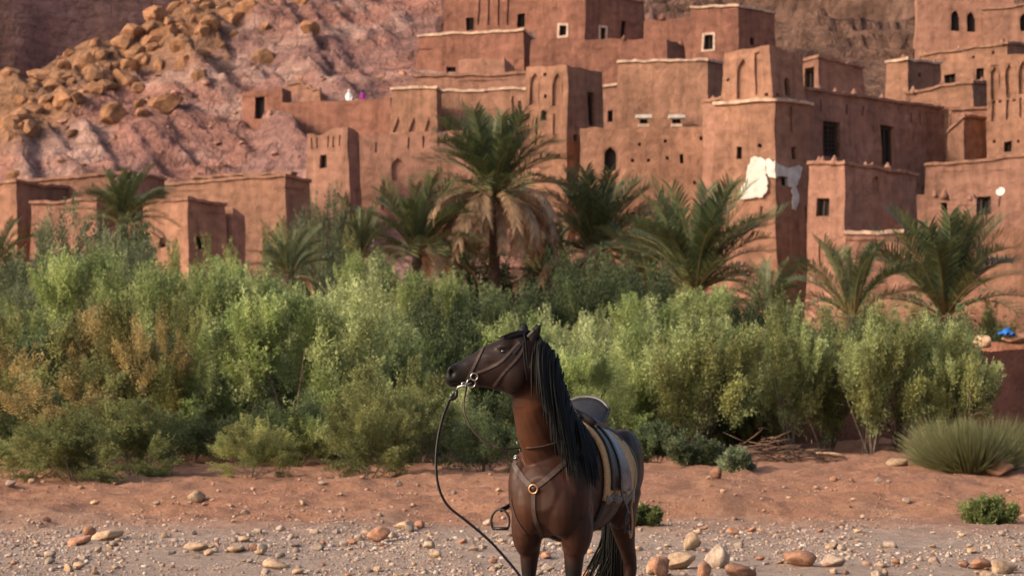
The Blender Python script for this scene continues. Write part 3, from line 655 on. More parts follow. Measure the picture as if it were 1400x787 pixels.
for _ in range(110):
    x = rb.uniform(60, 560); y = rb.uniform(90, 232)
    if y < 200 - x*.45: continue
    s = rb.choice([5, 6, 7, 9, 12, 16]); boulder(x, y, s, s*.8, None, 'small pink rock on the bare slope', 'pink rocks on the slope', PBOUL, 'rock', cat='rock')
# ------------------------------------------------------------------ stones of the riverbed
PEB_M = {'grey': stone_mat('grey_pebble', (.36, .285, .235)), 'tan': stone_mat('tan_pebble', (.42, .30, .205)), 'red': stone_mat('red_pebble', (.33, .18, .12))}
STN = {k: [rock_mesh(s + 60 + i*20, 3, .75, .32, m) for s in range(5)] for i, (k, m) in enumerate(PEB_M.items())}
rs_ = random.Random(3)
def stone(px, py, wpx, hpx, kind, label, group=None, rot=None, lift=0.0, y0=12):
    q = on_ground(px, py + hpx*.42, y0)
    if q is None: return None
    o = link('stone', rs_.choice(STN[kind])); sc = wpx / FPX * q.y / 2; hz = hpx / FPX * q.y / 2
    o.location = q + UZ0*(hz*.85 + lift) + Vector((0, sc*.4, 0)); o.scale = (sc*1.14, sc*1.05, hz*1.5); o.rotation_euler = (rs_.uniform(-.2,.2), rs_.uniform(-.2,.2), rot if rot is not None else rs_.uniform(0, 6.28))
    return tag(o, label, 'stone', group)
stone(945, 742, 27, 26, 'tan', 'pale stone on top of the small stone pile')
stone(932, 768, 40, 26, 'tan', 'ochre-veined stone leaning in the stone pile')
stone(980, 763, 34, 32, 'grey', 'rounded cream stone at the right of the stone pile')
stone(902, 778, 34, 30, 'red', 'smooth pinkish stone at the edge of the stone pile')
stone(893, 778, 24, 26, 'tan', 'flat pale slab tucked behind the pinkish stone')
stone(963, 782, 26, 22, 'red', 'small reddish stone at the foot of the stone pile')
stone(1010, 784, 52, 18, 'red', 'dark flat stone lying before the stone pile')
stone(1088, 764, 52, 26, 'red', 'rounded orange stone alone on the gravel')
stone(1141, 768, 34, 18, 'grey', 'flat grey stone beside the rounded orange stone')
stone(516, 732, 34, 22, 'red', 'orange stone on the gravel edge left of the horse')
stone(553, 720, 34, 12, 'tan', 'long flat tan stone behind the orange stone')
stone(148, 734, 44, 16, 'tan', 'long tan stone on the left gravel edge')
stone(120, 729, 22, 16, 'red', 'dark reddish stone beside the long tan stone')
stone(105, 740, 40, 14, 'red', 'flat reddish slab before the long tan stone')
stone(268, 749, 36, 13, 'tan', 'low tan stone half sunk in grey gravel')
stone(323, 751, 24, 12, 'tan', 'small tan stone right of the low sunken stone')
stone(375, 772, 34, 14, 'tan', 'pointed tan stone in the open gravel')
stone(268, 679, 22, 18, 'tan', 'pinkish stone on the bank below the shrubs', y0=24)
stone(1372, 639, 44, 26, 'red', 'big reddish stone beside the round grey-green bush', y0=24)
stone(1228, 632, 34, 12, 'tan', 'flat tan stone on the bank edge under the shrubs', y0=24)
stone(1137, 624, 36, 10, 'tan', 'long flat stone beside the heap of dead branches', y0=24)
stone(980, 648, 22, 14, 'red', 'small red stone between the two low bushes', y0=24)
stone(1370, 776, 40, 20, 'tan', 'tan stone in the lower right gravel')
stone(1340, 774, 34, 16, 'red', 'reddish stone beside the tan stone in the lower right gravel')
for i in range(230):                                    # loose stones, the larger ones
    px = rs_.uniform(-20, 1420)
    py = rs_.uniform(722, 787) if rs_.random() < .8 else rs_.uniform(655, 722)
    w = rs_.choice([8, 9, 10, 11, 13, 15, 18]) * (1 if py > 715 else .8); k = rs_.choice(['grey', 'grey', 'tan', 'tan', 'red'])
    kd = {'grey': 'grey', 'tan': 'tan', 'red': 'reddish'}[k]
    stone(px, py, w, w*.6, k, f'loose {kd} stone among the pebbles of the dry riverbed', f'loose {kd} stones of the riverbed')
def pebbles():
    def ico(k):
        bm = bmesh.new(); bmesh.ops.create_icosphere(bm, subdivisions=k, radius=1.0)
        a = np.array([v.co[:] for v in bm.verts]), np.array([[v.index for v in f.verts] for f in bm.faces]); bm.free(); return a
    r = np.random.RandomState(4)
    spec = [(26000, 19.0, 28.3, .007, .019, 7.2, 1), (6000, 27, 34, .006, .020, 8.5, 1), (3000, 10, 19.0, .008, .022, 5, 1), (3600, 19.0, 28.6, .014, .036, 7.2, 2), (900, 27, 34, .014, .036, 8, 2), (500, 10, 19, .018, .04, 5, 2)]
    Vs, Fs, Cs = [], [], []; n0 = 0
    pal = np.array([(.40, .30, .245), (.46, .35, .285), (.31, .22, .18), (.42, .29, .215), (.36, .21, .145), (.53, .43, .36), (.23, .16, .13)])
    for n, y0, y1, s0, s1, hw, sub_ in spec:
        bv, bf = ico(sub_)
        x = r.uniform(-hw, hw, n); y = r.uniform(y0, y1, n)
        keep = (fbm(x*.9, y*.5, 3.0, 3) + r.uniform(-.5, .7, n)) > -.1; x, y = x[keep], y[keep]; n = len(x)
        s = s0 + (s1 - s0) * r.rand(n)**2.2
        z = ground(x, y); th = r.rand(n)*6.28
        sc = np.stack([s*r.uniform(.8, 1.4, n), s*r.uniform(.7, 1.1, n), s*r.uniform(.45, .85, n)], 1)
        v = bv[None] * (1 + .22*(r.rand(n, len(bv), 1) - .5)) * sc[:, None]
        c_, s_ = np.cos(th)[:, None], np.sin(th)[:, None]
        v = np.stack([v[..., 0]*c_ - v[..., 1]*s_, v[..., 0]*s_ + v[..., 1]*c_, v[..., 2]], -1)
        v += np.stack([x, y, z + sc[:, 2]*.35], 1)[:, None]
        Vs.append(v.reshape(-1, 3)); Fs.append((bf[None] + (np.arange(n)*len(bv))[:, None, None] + n0).reshape(-1, 3)); n0 += n*len(bv)
        c = pal[r.randint(0, len(pal), n)] * r.uniform(.8, 1.08, (n, 1)) * .86; er = np.clip((y - 27.2)/1.2, 0, 1)[:, None]*.75; c = c*(1 - er) + np.array([.31, .175, .115])*er*r.uniform(.8, 1.3, (n, 1)); Cs.append(np.repeat(c, len(bv), 0))
    m = attr_mat('pebble_mix', .9, .15)
    o = link('pebbles', np_mesh(np.concatenate(Vs), np.concatenate(Fs), m, True, np.concatenate(Cs), 'pebbles'))
    tag(o, 'grey and tan pebbles strewn over the dry riverbed', 'pebbles', kind='stuff')
pebbles()

# ------------------------------------------------------------------ shrubs
leaf_m = attr_mat('leaf', .6, .2, .42, .2)
bark = simple('grey_bark', (.12, .088, .066), .9, nscale=12, bstr=.5, bdist=.02)
def rnorm(v): return v / np.maximum(1e-6, np.linalg.norm(v, axis=-1, keepdims=True))
def leaves(r, cen, axis, length, n, spread, lsz, wid):
    """n leaves around each spray (cen, axis, length): a feathery tapered plume"""
    k = len(cen); t = r.rand(k, n)**.8
    d = rnorm(r.normal(size=(k, n, 3)))
    rad = spread * (1 - t*.72)[..., None] * r.rand(k, n, 1)**.6
    p = cen[:, None] + axis[:, None]*(t*length[:, None])[..., None] + d*rad
    dirn = rnorm(axis[:, None]*.8 + d*.9 + r.normal(size=(k, n, 3))*.35)
    side = rnorm(np.cross(dirn, r.normal(size=(k, n, 3))))
    L = (lsz * r.uniform(.6, 1.3, (k, n)))[..., None]; W = (wid * r.uniform(.7, 1.3, (k, n)))[..., None]
    q = np.stack([p, p + dirn*L*.5 + side*W, p + dirn*L, p + dirn*L*.5 - side*W], 2).reshape(-1, 3)
    F = np.arange(len(q)).reshape(-1, 4)
    return q, F
def shrub_meshes(seed, h, rad, nspray, nleaf, cols, base=.1, lobes=12, lsz=.075, wid=.016, spread=.15, splen=.78, stems=7, up=.7, tipcol=None, tipf=0.0):
    r = np.random.RandomState(seed)
    lc = np.stack([r.uniform(-1, 1, lobes)*rad*.62, r.uniform(-1, 1, lobes)*rad*.62, h*(base + (.88 - base)*r.rand(lobes)**.8)], 1)
    rr = np.hypot(lc[:, 0], lc[:, 1]) / rad
    lc[:, 2] *= 1 - .38*rr**2
    lr = rad * r.uniform(.30, .50, lobes); lr = np.minimum(lr, h*.34)
    w = lr**2; w /= w.sum()
    li = r.choice(lobes, nspray, p=w)
    d = rnorm(r.normal(size=(nspray, 3)) + np.array([0, 0, .25]))
    per = 11; cid = np.arange(nspray)//per*per                       # sprays gather in clumps with gaps between
    li = li[cid]; d = rnorm(d[cid] + r.normal(size=(nspray, 3))*.16)
    cen = lc[li] + d*(lr[li]*(r.uniform(.55, 1.08, nspray)[cid]))[:, None]*np.array([1, 1, .95]) + r.normal(size=(nspray, 3))*rad*.052
    cen[:, 2] = np.maximum(cen[:, 2], .06)
    out = rnorm(cen - np.array([0, 0, h*.4]))
    ax = rnorm(d*.6 + out*.3 + np.array([0, 0, up]) + r.normal(size=(nspray, 3))*.22)
    ln = splen * r.uniform(.55, 1.25, nspray)
    q, F = leaves(r, cen - ax*ln[:, None]*.4, ax, ln, nleaf, spread, lsz, wid)
    q[:, 2] = np.maximum(q[:, 2], .01)
    cols = np.array(cols); ci = cols[r.choice(len(cols), nspray)[cid]] * r.uniform(.70, 1.28, (nspray, 1))[cid] * r.uniform(.85, 1.15, (nspray, 1))
    if tipcol is not None:
        tm = (r.rand(nspray)[cid] < tipf*np.clip((cen[cid, 2]/h - .42)*3.2, 0, 1)); ci[tm] = np.array(tipcol) * r.uniform(.75, 1.2, (tm.sum(), 1))
    lv = np.repeat(ci, nleaf, 0) * r.uniform(.72, 1.28, (nspray*nleaf, 1))
    crown = np_mesh(q, F, leaf_m, False, np.repeat(lv, 4, 0), 'crown')
    B = MB(); rp = random.Random(seed)
    for i in range(stems):
        tgt = Vector(lc[i % lobes]); a = rp.uniform(0, 6.28); b0 = Vector((math.cos(a)*rad*.16*rp.random(), math.sin(a)*rad*.16*rp.random(), -.12))
        mid_ = b0.lerp(tgt, .5) + Vector((rp.uniform(-.1, .1), rp.uniform(-.1, .1), rp.uniform(0, .2)))*h*.3
        pts = catmull([b0, mid_, tgt], 7); r0 = h*rp.uniform(.008, .014)
        B.tube(pts, [r0*(1 - .13*k) for k in range(7)], 6)
        for j in (3, 4, 5):
            s_ = pts[j]; e_ = s_ + Vector((rp.gauss(0, .5), rp.gauss(0, .5), rp.uniform(.2, .9)))*h*.16
            B.tube([s_, s_.lerp(e_, .5) + Vector((0, 0, .03)), e_], [r0*.5, r0*.35, r0*.15], 4)
    tr = mesh(B.v, B.f, bark, True, 'branches')
    return crown, tr
GR = [(.245, .295, .100), (.285, .330, .120), (.200, .250, .092)]
OL = [(.235, .245, .090), (.285, .285, .105), (.185, .205, .078)]
LIME = [(.370, .405, .175), (.320, .360, .148), (.410, .440, .210)]
DG = [(.085, .110, .046), (.105, .128, .054), (.072, .095, .046)]
GREY = [(.140, .160, .085), (.160, .175, .100), (.12, .14, .075)]
YEL = [(.135, .120, .036), (.11, .115, .034), (.16, .125, .040)]
KIND = {}
def mk(k, label, group, seeds, h, rad, *a, **kw): KIND[k] = ([shrub_meshes(s, h, rad, *a, **kw) for s in seeds], label, group, h, rad)
mk('green', 'bright green feathery tamarisk', 'green tamarisks of the thicket', (1, 2, 3), 3.2, 1.7, 560, 62, GR + LIME[:1])
mk('lime', 'pale lime tamarisk', 'pale tamarisks of the thicket', (4, 5), 3.2, 1.6, 540, 62, LIME, up=1.0)
mk('olive', 'olive tamarisk', 'olive tamarisks of the thicket', (6, 7), 2.6, 1.6, 540, 58, OL)
mk('yellow', 'rusty-tipped tamarisk', 'rusty-tipped tamarisks', (8, 9), 3.0, 1.7, 560, 58, OL + YEL, tipcol=(.40, .30, .125), tipf=.42)
mk('dark', 'dark green shrub', 'dark shrubs of the thicket', (10, 11), 2.4, 1.5, 560, 44, DG)
mk('grey', 'grey-green tamarisk', 'grey-green trees behind the thicket', (12, 13), 3.6, 1.7, 560, 44, GREY)
mk('stem', 'bare-stemmed tamarisk', 'bare-stemmed tamarisks before the mud wall', (14, 15, 16), 3.0, 1.5, 560, 58, OL + LIME[:2], base=.36, lobes=16, stems=12, up=.8)
SH = []
rq = random.Random(77)
def shrub(k, px, Y, top, wpx, label=None, name=None, grp=True):
    ms_, lab, grp_, h, rad = KIND[k]; x = (px - 700)/FPX*Y; z = gz(x, Y)
    H_ = P(px, top, Y).z - z; W_ = wpx/FPX*Y/2
    cr, tr = rq.choice(ms_)
    row = 'at the front edge of the thicket' if Y < 37.5 else ('in the heart of the thicket' if Y < 45 else 'in the back rows of the thicket')
    spot = 'below the rockfall' if px < 300 else 'below the ribbed square tower' if px < 545 else 'behind the horse' if px < 830 else 'below the corner tower' if px < 1045 else 'before the red mud wall'
    lab = f'{lab} {row}, {spot}'
    E = empty(name or 'tamarisk_shrub', (x, Y, z - .03), label or lab, 'shrub', (grp_ + ' ' + row + ' ' + spot) if not label else None)
    E.rotation_euler.z = rq.uniform(0, 6.28); s = W_/rad*.92; E.scale = (s, s, H_/h*.97)
    for n_, me in (('crown', cr), ('branches', tr)):
        o = link(n_, me, E)
    SH.append(E)
# front row, left to right
for a in [('olive', 45, 33.0, 590, 170), ('olive', 110, 32.0, 580, 190), ('yellow', 95, 35.0, 500, 230), ('olive', 190, 33.6, 560, 180), ('dark', 20, 36.4, 520, 160), ('dark', 260, 37.0, 560, 170), ('olive', 345, 32.2, 575, 130), ('dark', 400, 36.6, 540, 170), ('green', 450, 36.2, 545, 140),
          ('olive', 500, 32.8, 545, 150), ('olive', 535, 34.2, 505, 170), ('lime', 575, 36.4, 490, 150), ('dark', 665, 33.6, 560, 130), ('dark', 600, 37.4, 520, 150), ('dark', 725, 37.2, 525, 130), ('green', 800, 38.4, 480, 150), ('lime', 770, 40.2, 430, 130),
          ('yellow', 30, 38.5, 440, 220), ('yellow', 150, 39.0, 425, 200), ('yellow', 225, 38.2, 420, 150), ('green', 320, 38.8, 440, 190), ('green', 400, 38.4, 400, 200), ('lime', 480, 38.8, 395, 190), ('green', 560, 39.5, 440, 160), ('dark', 620, 41.0, 430, 180),
          ('lime', 745, 43.0, 392, 140), ('green', 690, 44.0, 395, 150), ('lime', 860, 41.5, 400, 150), ('green', 905, 40.5, 395, 150), ('lime', 955, 42.0, 405, 150), ('green', 990, 43.5, 440, 120), ('green', 850, 39.6, 480, 130),
          # rows behind
          ('green', 40, 46, 375, 200), ('green', 130, 48, 345, 190), ('green', 215, 47, 370, 180), ('green', 300, 47, 375, 190), ('lime', 390, 48, 345, 200), ('lime', 470, 47, 340, 190), ('green', 545, 50, 385, 160), ('green', 610, 52, 410, 170), ('lime', 800, 52, 385, 150), ('green', 880, 54, 400, 160),
          ('grey', 20, 60, 325, 170), ('grey', 80, 62, 268, 130), ('grey', 165, 60, 298, 130), ('green', 260, 62, 372, 150), ('green', 330, 66, 352, 140), ('grey', 425, 74, 248, 110), ('green', 500, 68, 345, 150), ('grey', 385, 72, 300, 90), ('dark', 700, 66, 400, 200), ('dark', 590, 68, 388, 150), ('dark', 820, 68, 368, 160), ('green', 955, 60, 400, 150), ('green', 570, 60, 378, 150), ('dark', 700, 60, 405, 180), ('dark', 620, 62, 402, 150), ('dark', 860, 62, 385, 150), ('dark', 780, 61, 380, 150), ('dark', 540, 78, 355, 150), ('dark', 650, 97, 350, 170), ('dark', 740, 97, 352, 150), ('dark', 860, 78, 360, 160), ('green', 940, 72, 392, 150), ('dark', 1020, 74, 400, 140), ('dark', 1080, 70, 425, 120), ('olive', 1140, 66, 425, 130), ('olive', 1230, 68, 420, 140), ('olive', 1350, 66, 432, 140), ('olive', 300, 78, 352, 120), ('olive', 450, 80, 335, 130), ('olive', 360, 80, 345, 120), ('dark', 130, 80, 330, 200), ('dark', 30, 80, 330, 200), ('olive', 240, 76, 358, 120),
          # right-hand open shrubs
          ('stem', 940, 39.2, 415, 200), ('stem', 1080, 40.2, 398, 130), ('stem', 1128, 41.4, 445, 140), ('stem', 1188, 39.8, 405, 150), ('stem', 1262, 40.6, 415, 150), ('stem', 1318, 40.0, 445, 130), ('stem', 1228, 42.2, 440, 170), ('olive', 1040, 42.5, 470, 90), ('dark', 1000, 42.6, 520, 120), ('dark', 895, 42.5, 500, 150), ('dark', 60, 41.5, 440, 260), ('dark', 200, 42, 450, 260), ('dark', 420, 42, 450, 260), ('dark', 1150, 52, 430, 170), ('dark', 1280, 54, 425, 190)]:
    shrub(*a)
# spiky round bush and grass tufts: blades from one root
def tuft_mesh(seed, h, rad, n, cols, wid=.008):
    r = np.random.RandomState(seed)
    a = r.rand(n)*6.28; t = np.sqrt(r.rand(n)); root = np.stack([np.cos(a)*t*rad*.78, np.sin(a)*t*rad*.78, np.zeros(n)], 1)
    lean = t*.62 + r.normal(size=n)*.26
    d = np.stack([np.cos(a)*np.sin(lean), np.sin(a)*np.sin(lean), np.cos(lean)], 1)
    L = h*r.uniform(.40, 1.22, n)*(.8 + .3*np.sin(a*3 + 1)*t)*(1 - .12*t); L = np.minimum(L, rad*1.15/np.maximum(.05, np.sin(np.abs(lean))))
    side = rnorm(np.cross(d, r.normal(size=(n, 3))))*wid; q = []
    for s, w in ((0, 1), (.45, .9), (.8, .6), (1, .12)):
        p = root + d*(L*s)[:, None] + np.array([0, 0, -.16])*(L*s*s)[:, None]
        q += [p - side*w, p + side*w]
    V = np.stack(q, 1).reshape(-1, 3); i = (np.arange(n)*8)[:, None]
    F = np.concatenate([i + np.array([[2*k, 2*k+1, 2*k+3, 2*k+2]]) for k in range(3)])
    cols = np.array(cols); c = np.repeat(cols[r.choice(len(cols), n)]*r.uniform(.7, 1.25, (n, 1)), 8, 0)
    V[:, 2] = np.maximum(V[:, 2], 0)
    return np_mesh(V, F, leaf_m, False, c, 'tuft')
def tuft(px, Y, h, rad, n, cols, label, seed, wid=.008, name='bush', cat='bush'):
    x = (px-700)/FPX*Y; o = link(name, tuft_mesh(seed, h, rad, n, cols, wid)); o.location = (x, Y, gz(x, Y) - .02); tag(o, label, cat)
tuft(1325, 34.6, 1.06, .76, 17000, [(.19, .19, .085), (.155, .165, .07), (.23, .215, .105)], 'round spiky grey-green bush on the right of the bank', 31, .0042)
def leafy(px, Y, top, w, cols, label, seed, ns=220):
    x = (px-700)/FPX*Y; z = gz(x, Y); h = P(px, top, Y).z - z; rad = w/FPX*Y/2
    cr, tr = shrub_meshes(seed, h, rad, ns, 40, cols, base=.12, lobes=9, lsz=.045, wid=.010, spread=.07, splen=.24, stems=6, up=.9)
    E = empty('low_bush', (x, Y, z - .02), label, 'bush'); link('crown', cr, E); link('branches', tr, E)
leafy(895, 36.6, 588, 74, [(.12, .15, .07), (.10, .13, .06)], 'low dark green bush just behind the horse\'s rump', 51, 420)
leafy(952, 35.2, 603, 84, [(.13, .15, .075), (.11, .135, .065)], 'low rounded dark bush beside the grey-green one', 52, 480)
leafy(1002, 34.2, 620, 54, [(.21, .25, .14), (.24, .28, .16)], 'tiny grey-green bush at the end of the low bushes', 53, 300)
leafy(1350, 27.0, 688, 82, [(.19, .22, .075), (.22, .24, .09), (.15, .18, .06)], 'small bright green bush alone on the right of the bank', 41)
leafy(880, 26.4, 704, 34, [(.10, .12, .04)], 'small olive tuft beside the horse\'s hind leg', 42)
leafy(812, 26.2, 700, 50, [(.20, .19, .055), (.17, .17, .05)], 'yellowish tuft seen under the horse\'s belly', 43)

# heap of dead branches and the mud wall behind the open shrubs
E = empty('branch_heap', (4.4, 37.2, gz(4.4, 37.2)), 'heap of dry dead branches under the bare-stemmed shrubs', 'branches'); rh = random.Random(9)
dead = simple('dead_wood', (.115, .066, .044), .9, nscale=8)
for i in range(190):
    c0 = Vector((4.45 + rh.gauss(0, .62), 37.2 + rh.gauss(0, .35), 0)); c0.z = gz(c0.x, c0.y) + max(0, rh.gauss(.16, .16))*math.exp(-((c0.x-4.4)/.8)**2)
    a = rh.uniform(0, 6.28); d_ = Vector((math.cos(a), math.sin(a)*.6, rh.uniform(-.1, .45)))*rh.uniform(.25, .7)
    MB().tube([c0 - d_*.5 + UZ0*.02, c0 + Vector((rh.uniform(-.05, .05), 0, rh.uniform(0, .06))), c0 + d_*.5], [.008, .011, .004], 5).obj('branch', dead, E)
bwall, *_ = building('retaining_wall', 'dark red mud retaining wall behind the round spiky bush', (1040, 505, 42.5), right=(1450, 470), aR=36, depth=3, mat='r', jag=.12, cat='wall', rough=.7)
q = P(1344, 466, 46.0)
o = link('stone', STN['tan'][0]); o.location = q; o.scale = (.26, .22, .2); tag(o, 'orange-lit stone on top of the red mud wall', 'stone')
o = link('stone', STN['red'][1]); o.location = P(1388, 463, 46.8); o.scale = (.4, .25, .2); tag(o, 'reddish stone on the red mud wall beside the blue cloth', 'stone')
V, F = [], []
for i in range(10):
    for j in range(8):
        V.append(P(1376, 453, 46.7) + Vector(((i/9-.5)*.30 + .03*math.sin(j*2.1), (j/7-.5)*.28, .10*math.exp(-((i-4.5)/3)**2-((j-3.5)/2.5)**2)*1.4 + .035*math.sin(i*1.7+j*1.3) - .06)))
F = [(i*8+j, (i+1)*8+j, (i+1)*8+j+1, i*8+j+1) for i in range(9) for j in range(7)]
o = solo('blue_cloth', V, F, simple('blue_cloth', (.02, .12, .42), .8), 'crumpled blue cloth on top of the red mud wall', 'cloth', smooth=True)
sm = o.modifiers.new('thick', 'SOLIDIFY'); sm.thickness = .012

# ------------------------------------------------------------------ date palms
frond_m = attr_mat('frond', .5, .3, .25, .15)
def frond(seed, L, e0, e1, cols, nl=54, ll=.55, dry=False, fold=.5):
    """one frond: arching rachis from elevation e0 to e1, two rows of leaflets"""
    r = random.Random(seed); V, F, C = [], [], []; n = 18; pts = []; p = Vector((0, 0, 0))
    for i in range(n + 1):
        pts.append(p.copy()); e = e0 + (e1 - e0)*(i/n)**1.4; p = p + Vector((math.cos(e), 0, math.sin(e)))*L/n
    def quad(a, b, c, d, col):
        k = len(V); V.extend([a, b, c, d]); F.append((k, k+1, k+2, k+3)); C.extend([col]*4)
    def at(s): x = s*n; i = min(int(x), n-1); return pts[i].lerp(pts[i+1], x-i), (pts[i+1]-pts[i]).normalized()
    rc = (.20, .15, .06) if not dry else (.25, .16, .09)
    for i in range(n):
        w0, w1 = .035*(1-i/n)+.006, .035*(1-(i+1)/n)+.006
        for o in (Vector((0, 1, 0)), Vector((-.6, 0, .8))): quad(pts[i]-o*w0, pts[i]+o*w0, pts[i+1]+o*w1, pts[i+1]-o*w1, rc)
    for k in range(nl):
        s = .14 + .86*k/(nl-1); c, t = at(min(s, .999)); up = Vector((0, 1, 0)).cross(t)*-1
        if up.z < 0 and not dry: up = -up
        ln = ll*(math.sin(min(1, (s-.06)*1.25)*math.pi*.62)+.12)*r.uniform(.8, 1.15)*L/3.2; col0 = Vector(r.choice(cols))*r.uniform(.7, 1.3)
        for sd_ in (-1, 1):
            d = (t*(.62 + .5*s) + Vector((0, sd_, 0))*.85 + up*fold*r.uniform(.5, 1.3) + Vector((r.gauss(0,.09), r.gauss(0,.09), r.gauss(0,.09) - (.6 if dry else 0)))).normalized()
            w = d.cross(up).normalized()*.019*L/3.2; m_ = c + d*ln*.55; e_ = c + d*ln + Vector((0, 0, -.10*ln))
            quad(c - w*.5, c + w*.5, m_ + w, m_ - w, col0); quad(m_ - w, m_ + w, e_ + w*.12, e_ - w*.12, col0)
    return np_mesh(np.array([v[:] for v in V]), np.array(F), frond_m, False, np.array([tuple(c) for c in C]), 'frond')
FG = [(.080, .105, .046), (.095, .120, .050), (.065, .090, .045), (.120, .130, .050)]; FY = [(.17, .155, .055), (.13, .14, .05)]; FD = [(.34, .215, .125), (.26, .16, .092), (.40, .265, .16)]
R_ = math.radians
FR = {'up': [frond(s, 3.2, R_(84), R_(48), FG) for s in (1, 2)], 'mid': [frond(s, 3.2, R_(62), R_(-5), FG) for s in (3, 4)], 'low': [frond(s, 3.2, R_(30), R_(-42), FG + FY) for s in (5, 6)],
      'dry': [frond(s, 2.9, R_(-8), R_(-82), FD, ll=.42, dry=True, fold=.1) for s in (7, 8, 9)], 'drylow': [frond(s, 2.8, R_(14), R_(-80), FD, ll=.45, dry=True, fold=.15) for s in (10, 11)], 'spike': [frond(s, 2.6, R_(86), R_(66), FG + FY, ll=.34) for s in (12, 13)]}
trunk_m = simple('palm_bark', (.085, .056, .040), .95, nscale=5, bstr=.6, bdist=.05)
rp_ = random.Random(8)
def palm(px, py, Y, s, label, up=10, mid=12, low=9, dry=0, drylow=0, spike=0, trunk_r=.24, lean=0.0):
    """crown centre at a pixel; s scales the fronds (3.2 m at 1)"""
    c = P(px, py, Y); x0 = c.x - lean; g = gz(x0, Y); E = empty('date_palm', (x0, Y, g), label, 'palm tree')
    hgt = max(.3, c.z - g); B = MB(); n = max(4, int(hgt/.16)); nn = 10; V = []; F = []
    for i in range(n + 1):                                        # trunk ringed with old leaf bases
        t = i/n; cx = lean*t**1.3; r = trunk_r*(1.12 - .2*t)*(1.0 if i % 2 else .84) * s**.5
        for j in range(nn):
            a = 2*math.pi*(j + .5*(i % 2))/nn; V.append(Vector((cx + r*math.cos(a), r*math.sin(a), hgt*t - .1)))
    for i in range(n):
        for j in range(nn): F.append((i*nn+j, i*nn+(j+1)%nn, (i+1)*nn+(j+1)%nn, (i+1)*nn+j))
    F.append(tuple(n*nn+j for j in range(nn)))
    link('trunk', mesh(V, F, trunk_m, False, 'trunk'), E)
    top = Vector((lean, 0, hgt - .05))
    for k, cnt in (('up', up), ('mid', mid), ('low', low), ('dry', dry), ('drylow', drylow), ('spike', spike)):
        a0_ = rp_.uniform(0, 6.28)
        for i in range(cnt):
            o = link('dry_frond' if k.startswith('dry') else 'frond', rp_.choice(FR[k]), E)
            a = a0_ + 2.39996*i + rp_.uniform(-.2, .2); o.location = top + Vector((math.cos(a)*.12, math.sin(a)*.12, -.1 if k.startswith('dry') else .05*(k == 'up')))
            ss = s*rp_.uniform(.82, 1.12)*(1.18 if k.startswith('dry') else 1); o.scale = (ss, ss, ss); tl = rp_.uniform(-.18, .18) if k != 'up' else rp_.uniform(-.05, .45)*(1 if i % 3 else .3)
            o.rotation_euler = (rp_.uniform(-.25, .25), tl, a)
    return E
palm(676, 268, 92, 1.14, 'tall date palm with a skirt of dead tan fronds', 26, 26, 16, 26, 34, 10)
palm(815, 345, 96, 1.12, 'dense dark palm right behind the tall skirted palm', 20, 22, 16, 6, 6, 8)
palm(950, 398, 82, 1.25, 'wide date palm drooping over the pale tamarisks beside the tower', 20, 26, 18, 0, 6, 6)
palm(1165, 428, 62, .74, 'spiky low palm before the shaded house corner', 8, 9, 4, 0, 3, 9)
palm(1292, 428, 64, .95, 'broad low palm before the coped garden wall', 26, 16, 8, 0, 0, 14)
palm(168, 305, 90, .72, 'small palm before the long flat mud house', 16, 20, 14, 4, 2, 4)
palm(492, 350, 88, .70, 'upright palm clump left of the tall skirted palm', 6, 12, 8, 0, 4, 16)
palm(570, 345, 90, 1.0, 'arching palm beside the tall skirted palm', 12, 18, 14, 0, 8, 4)
palm(395, 372, 70, .50, 'small yellowish palm among the thicket shrubs', 6, 9, 6, 0, 3, 4)
palm(-8, 358, 72, .55, 'palm cut off by the edge of the thicket on the far left', 6, 9, 6)
palm(882, 380, 92, .9, 'young palm squeezed between the dark palm and the wide one', 10, 16, 12, 0, 4, 5)
palm(745, 378, 97, .8, 'low young palm at the foot of the tall skirted palm', 8, 14, 12, 0, 6, 3)
palm(625, 380, 97, .7, 'stunted palm under the dead skirt of the tall palm', 6, 12, 12, 0, 6, 3)
palm(1050, 425, 78, .6, 'small palm clump at the foot of the corner tower', 6, 12, 10, 0, 4, 3)
# ------------------------------------------------------------------ horse
HX0, HY0 = 0.31, 13.5
HF = Vector((-0.32, -0.947, 0)).normalized(); HL = Vector((-HF.y, HF.x, 0)); UZ = Vector((0, 0, 1))
def Lp(x, y, z): return Vector((HX0, HY0, 0)) + HF * x + HL * y + UZ * z

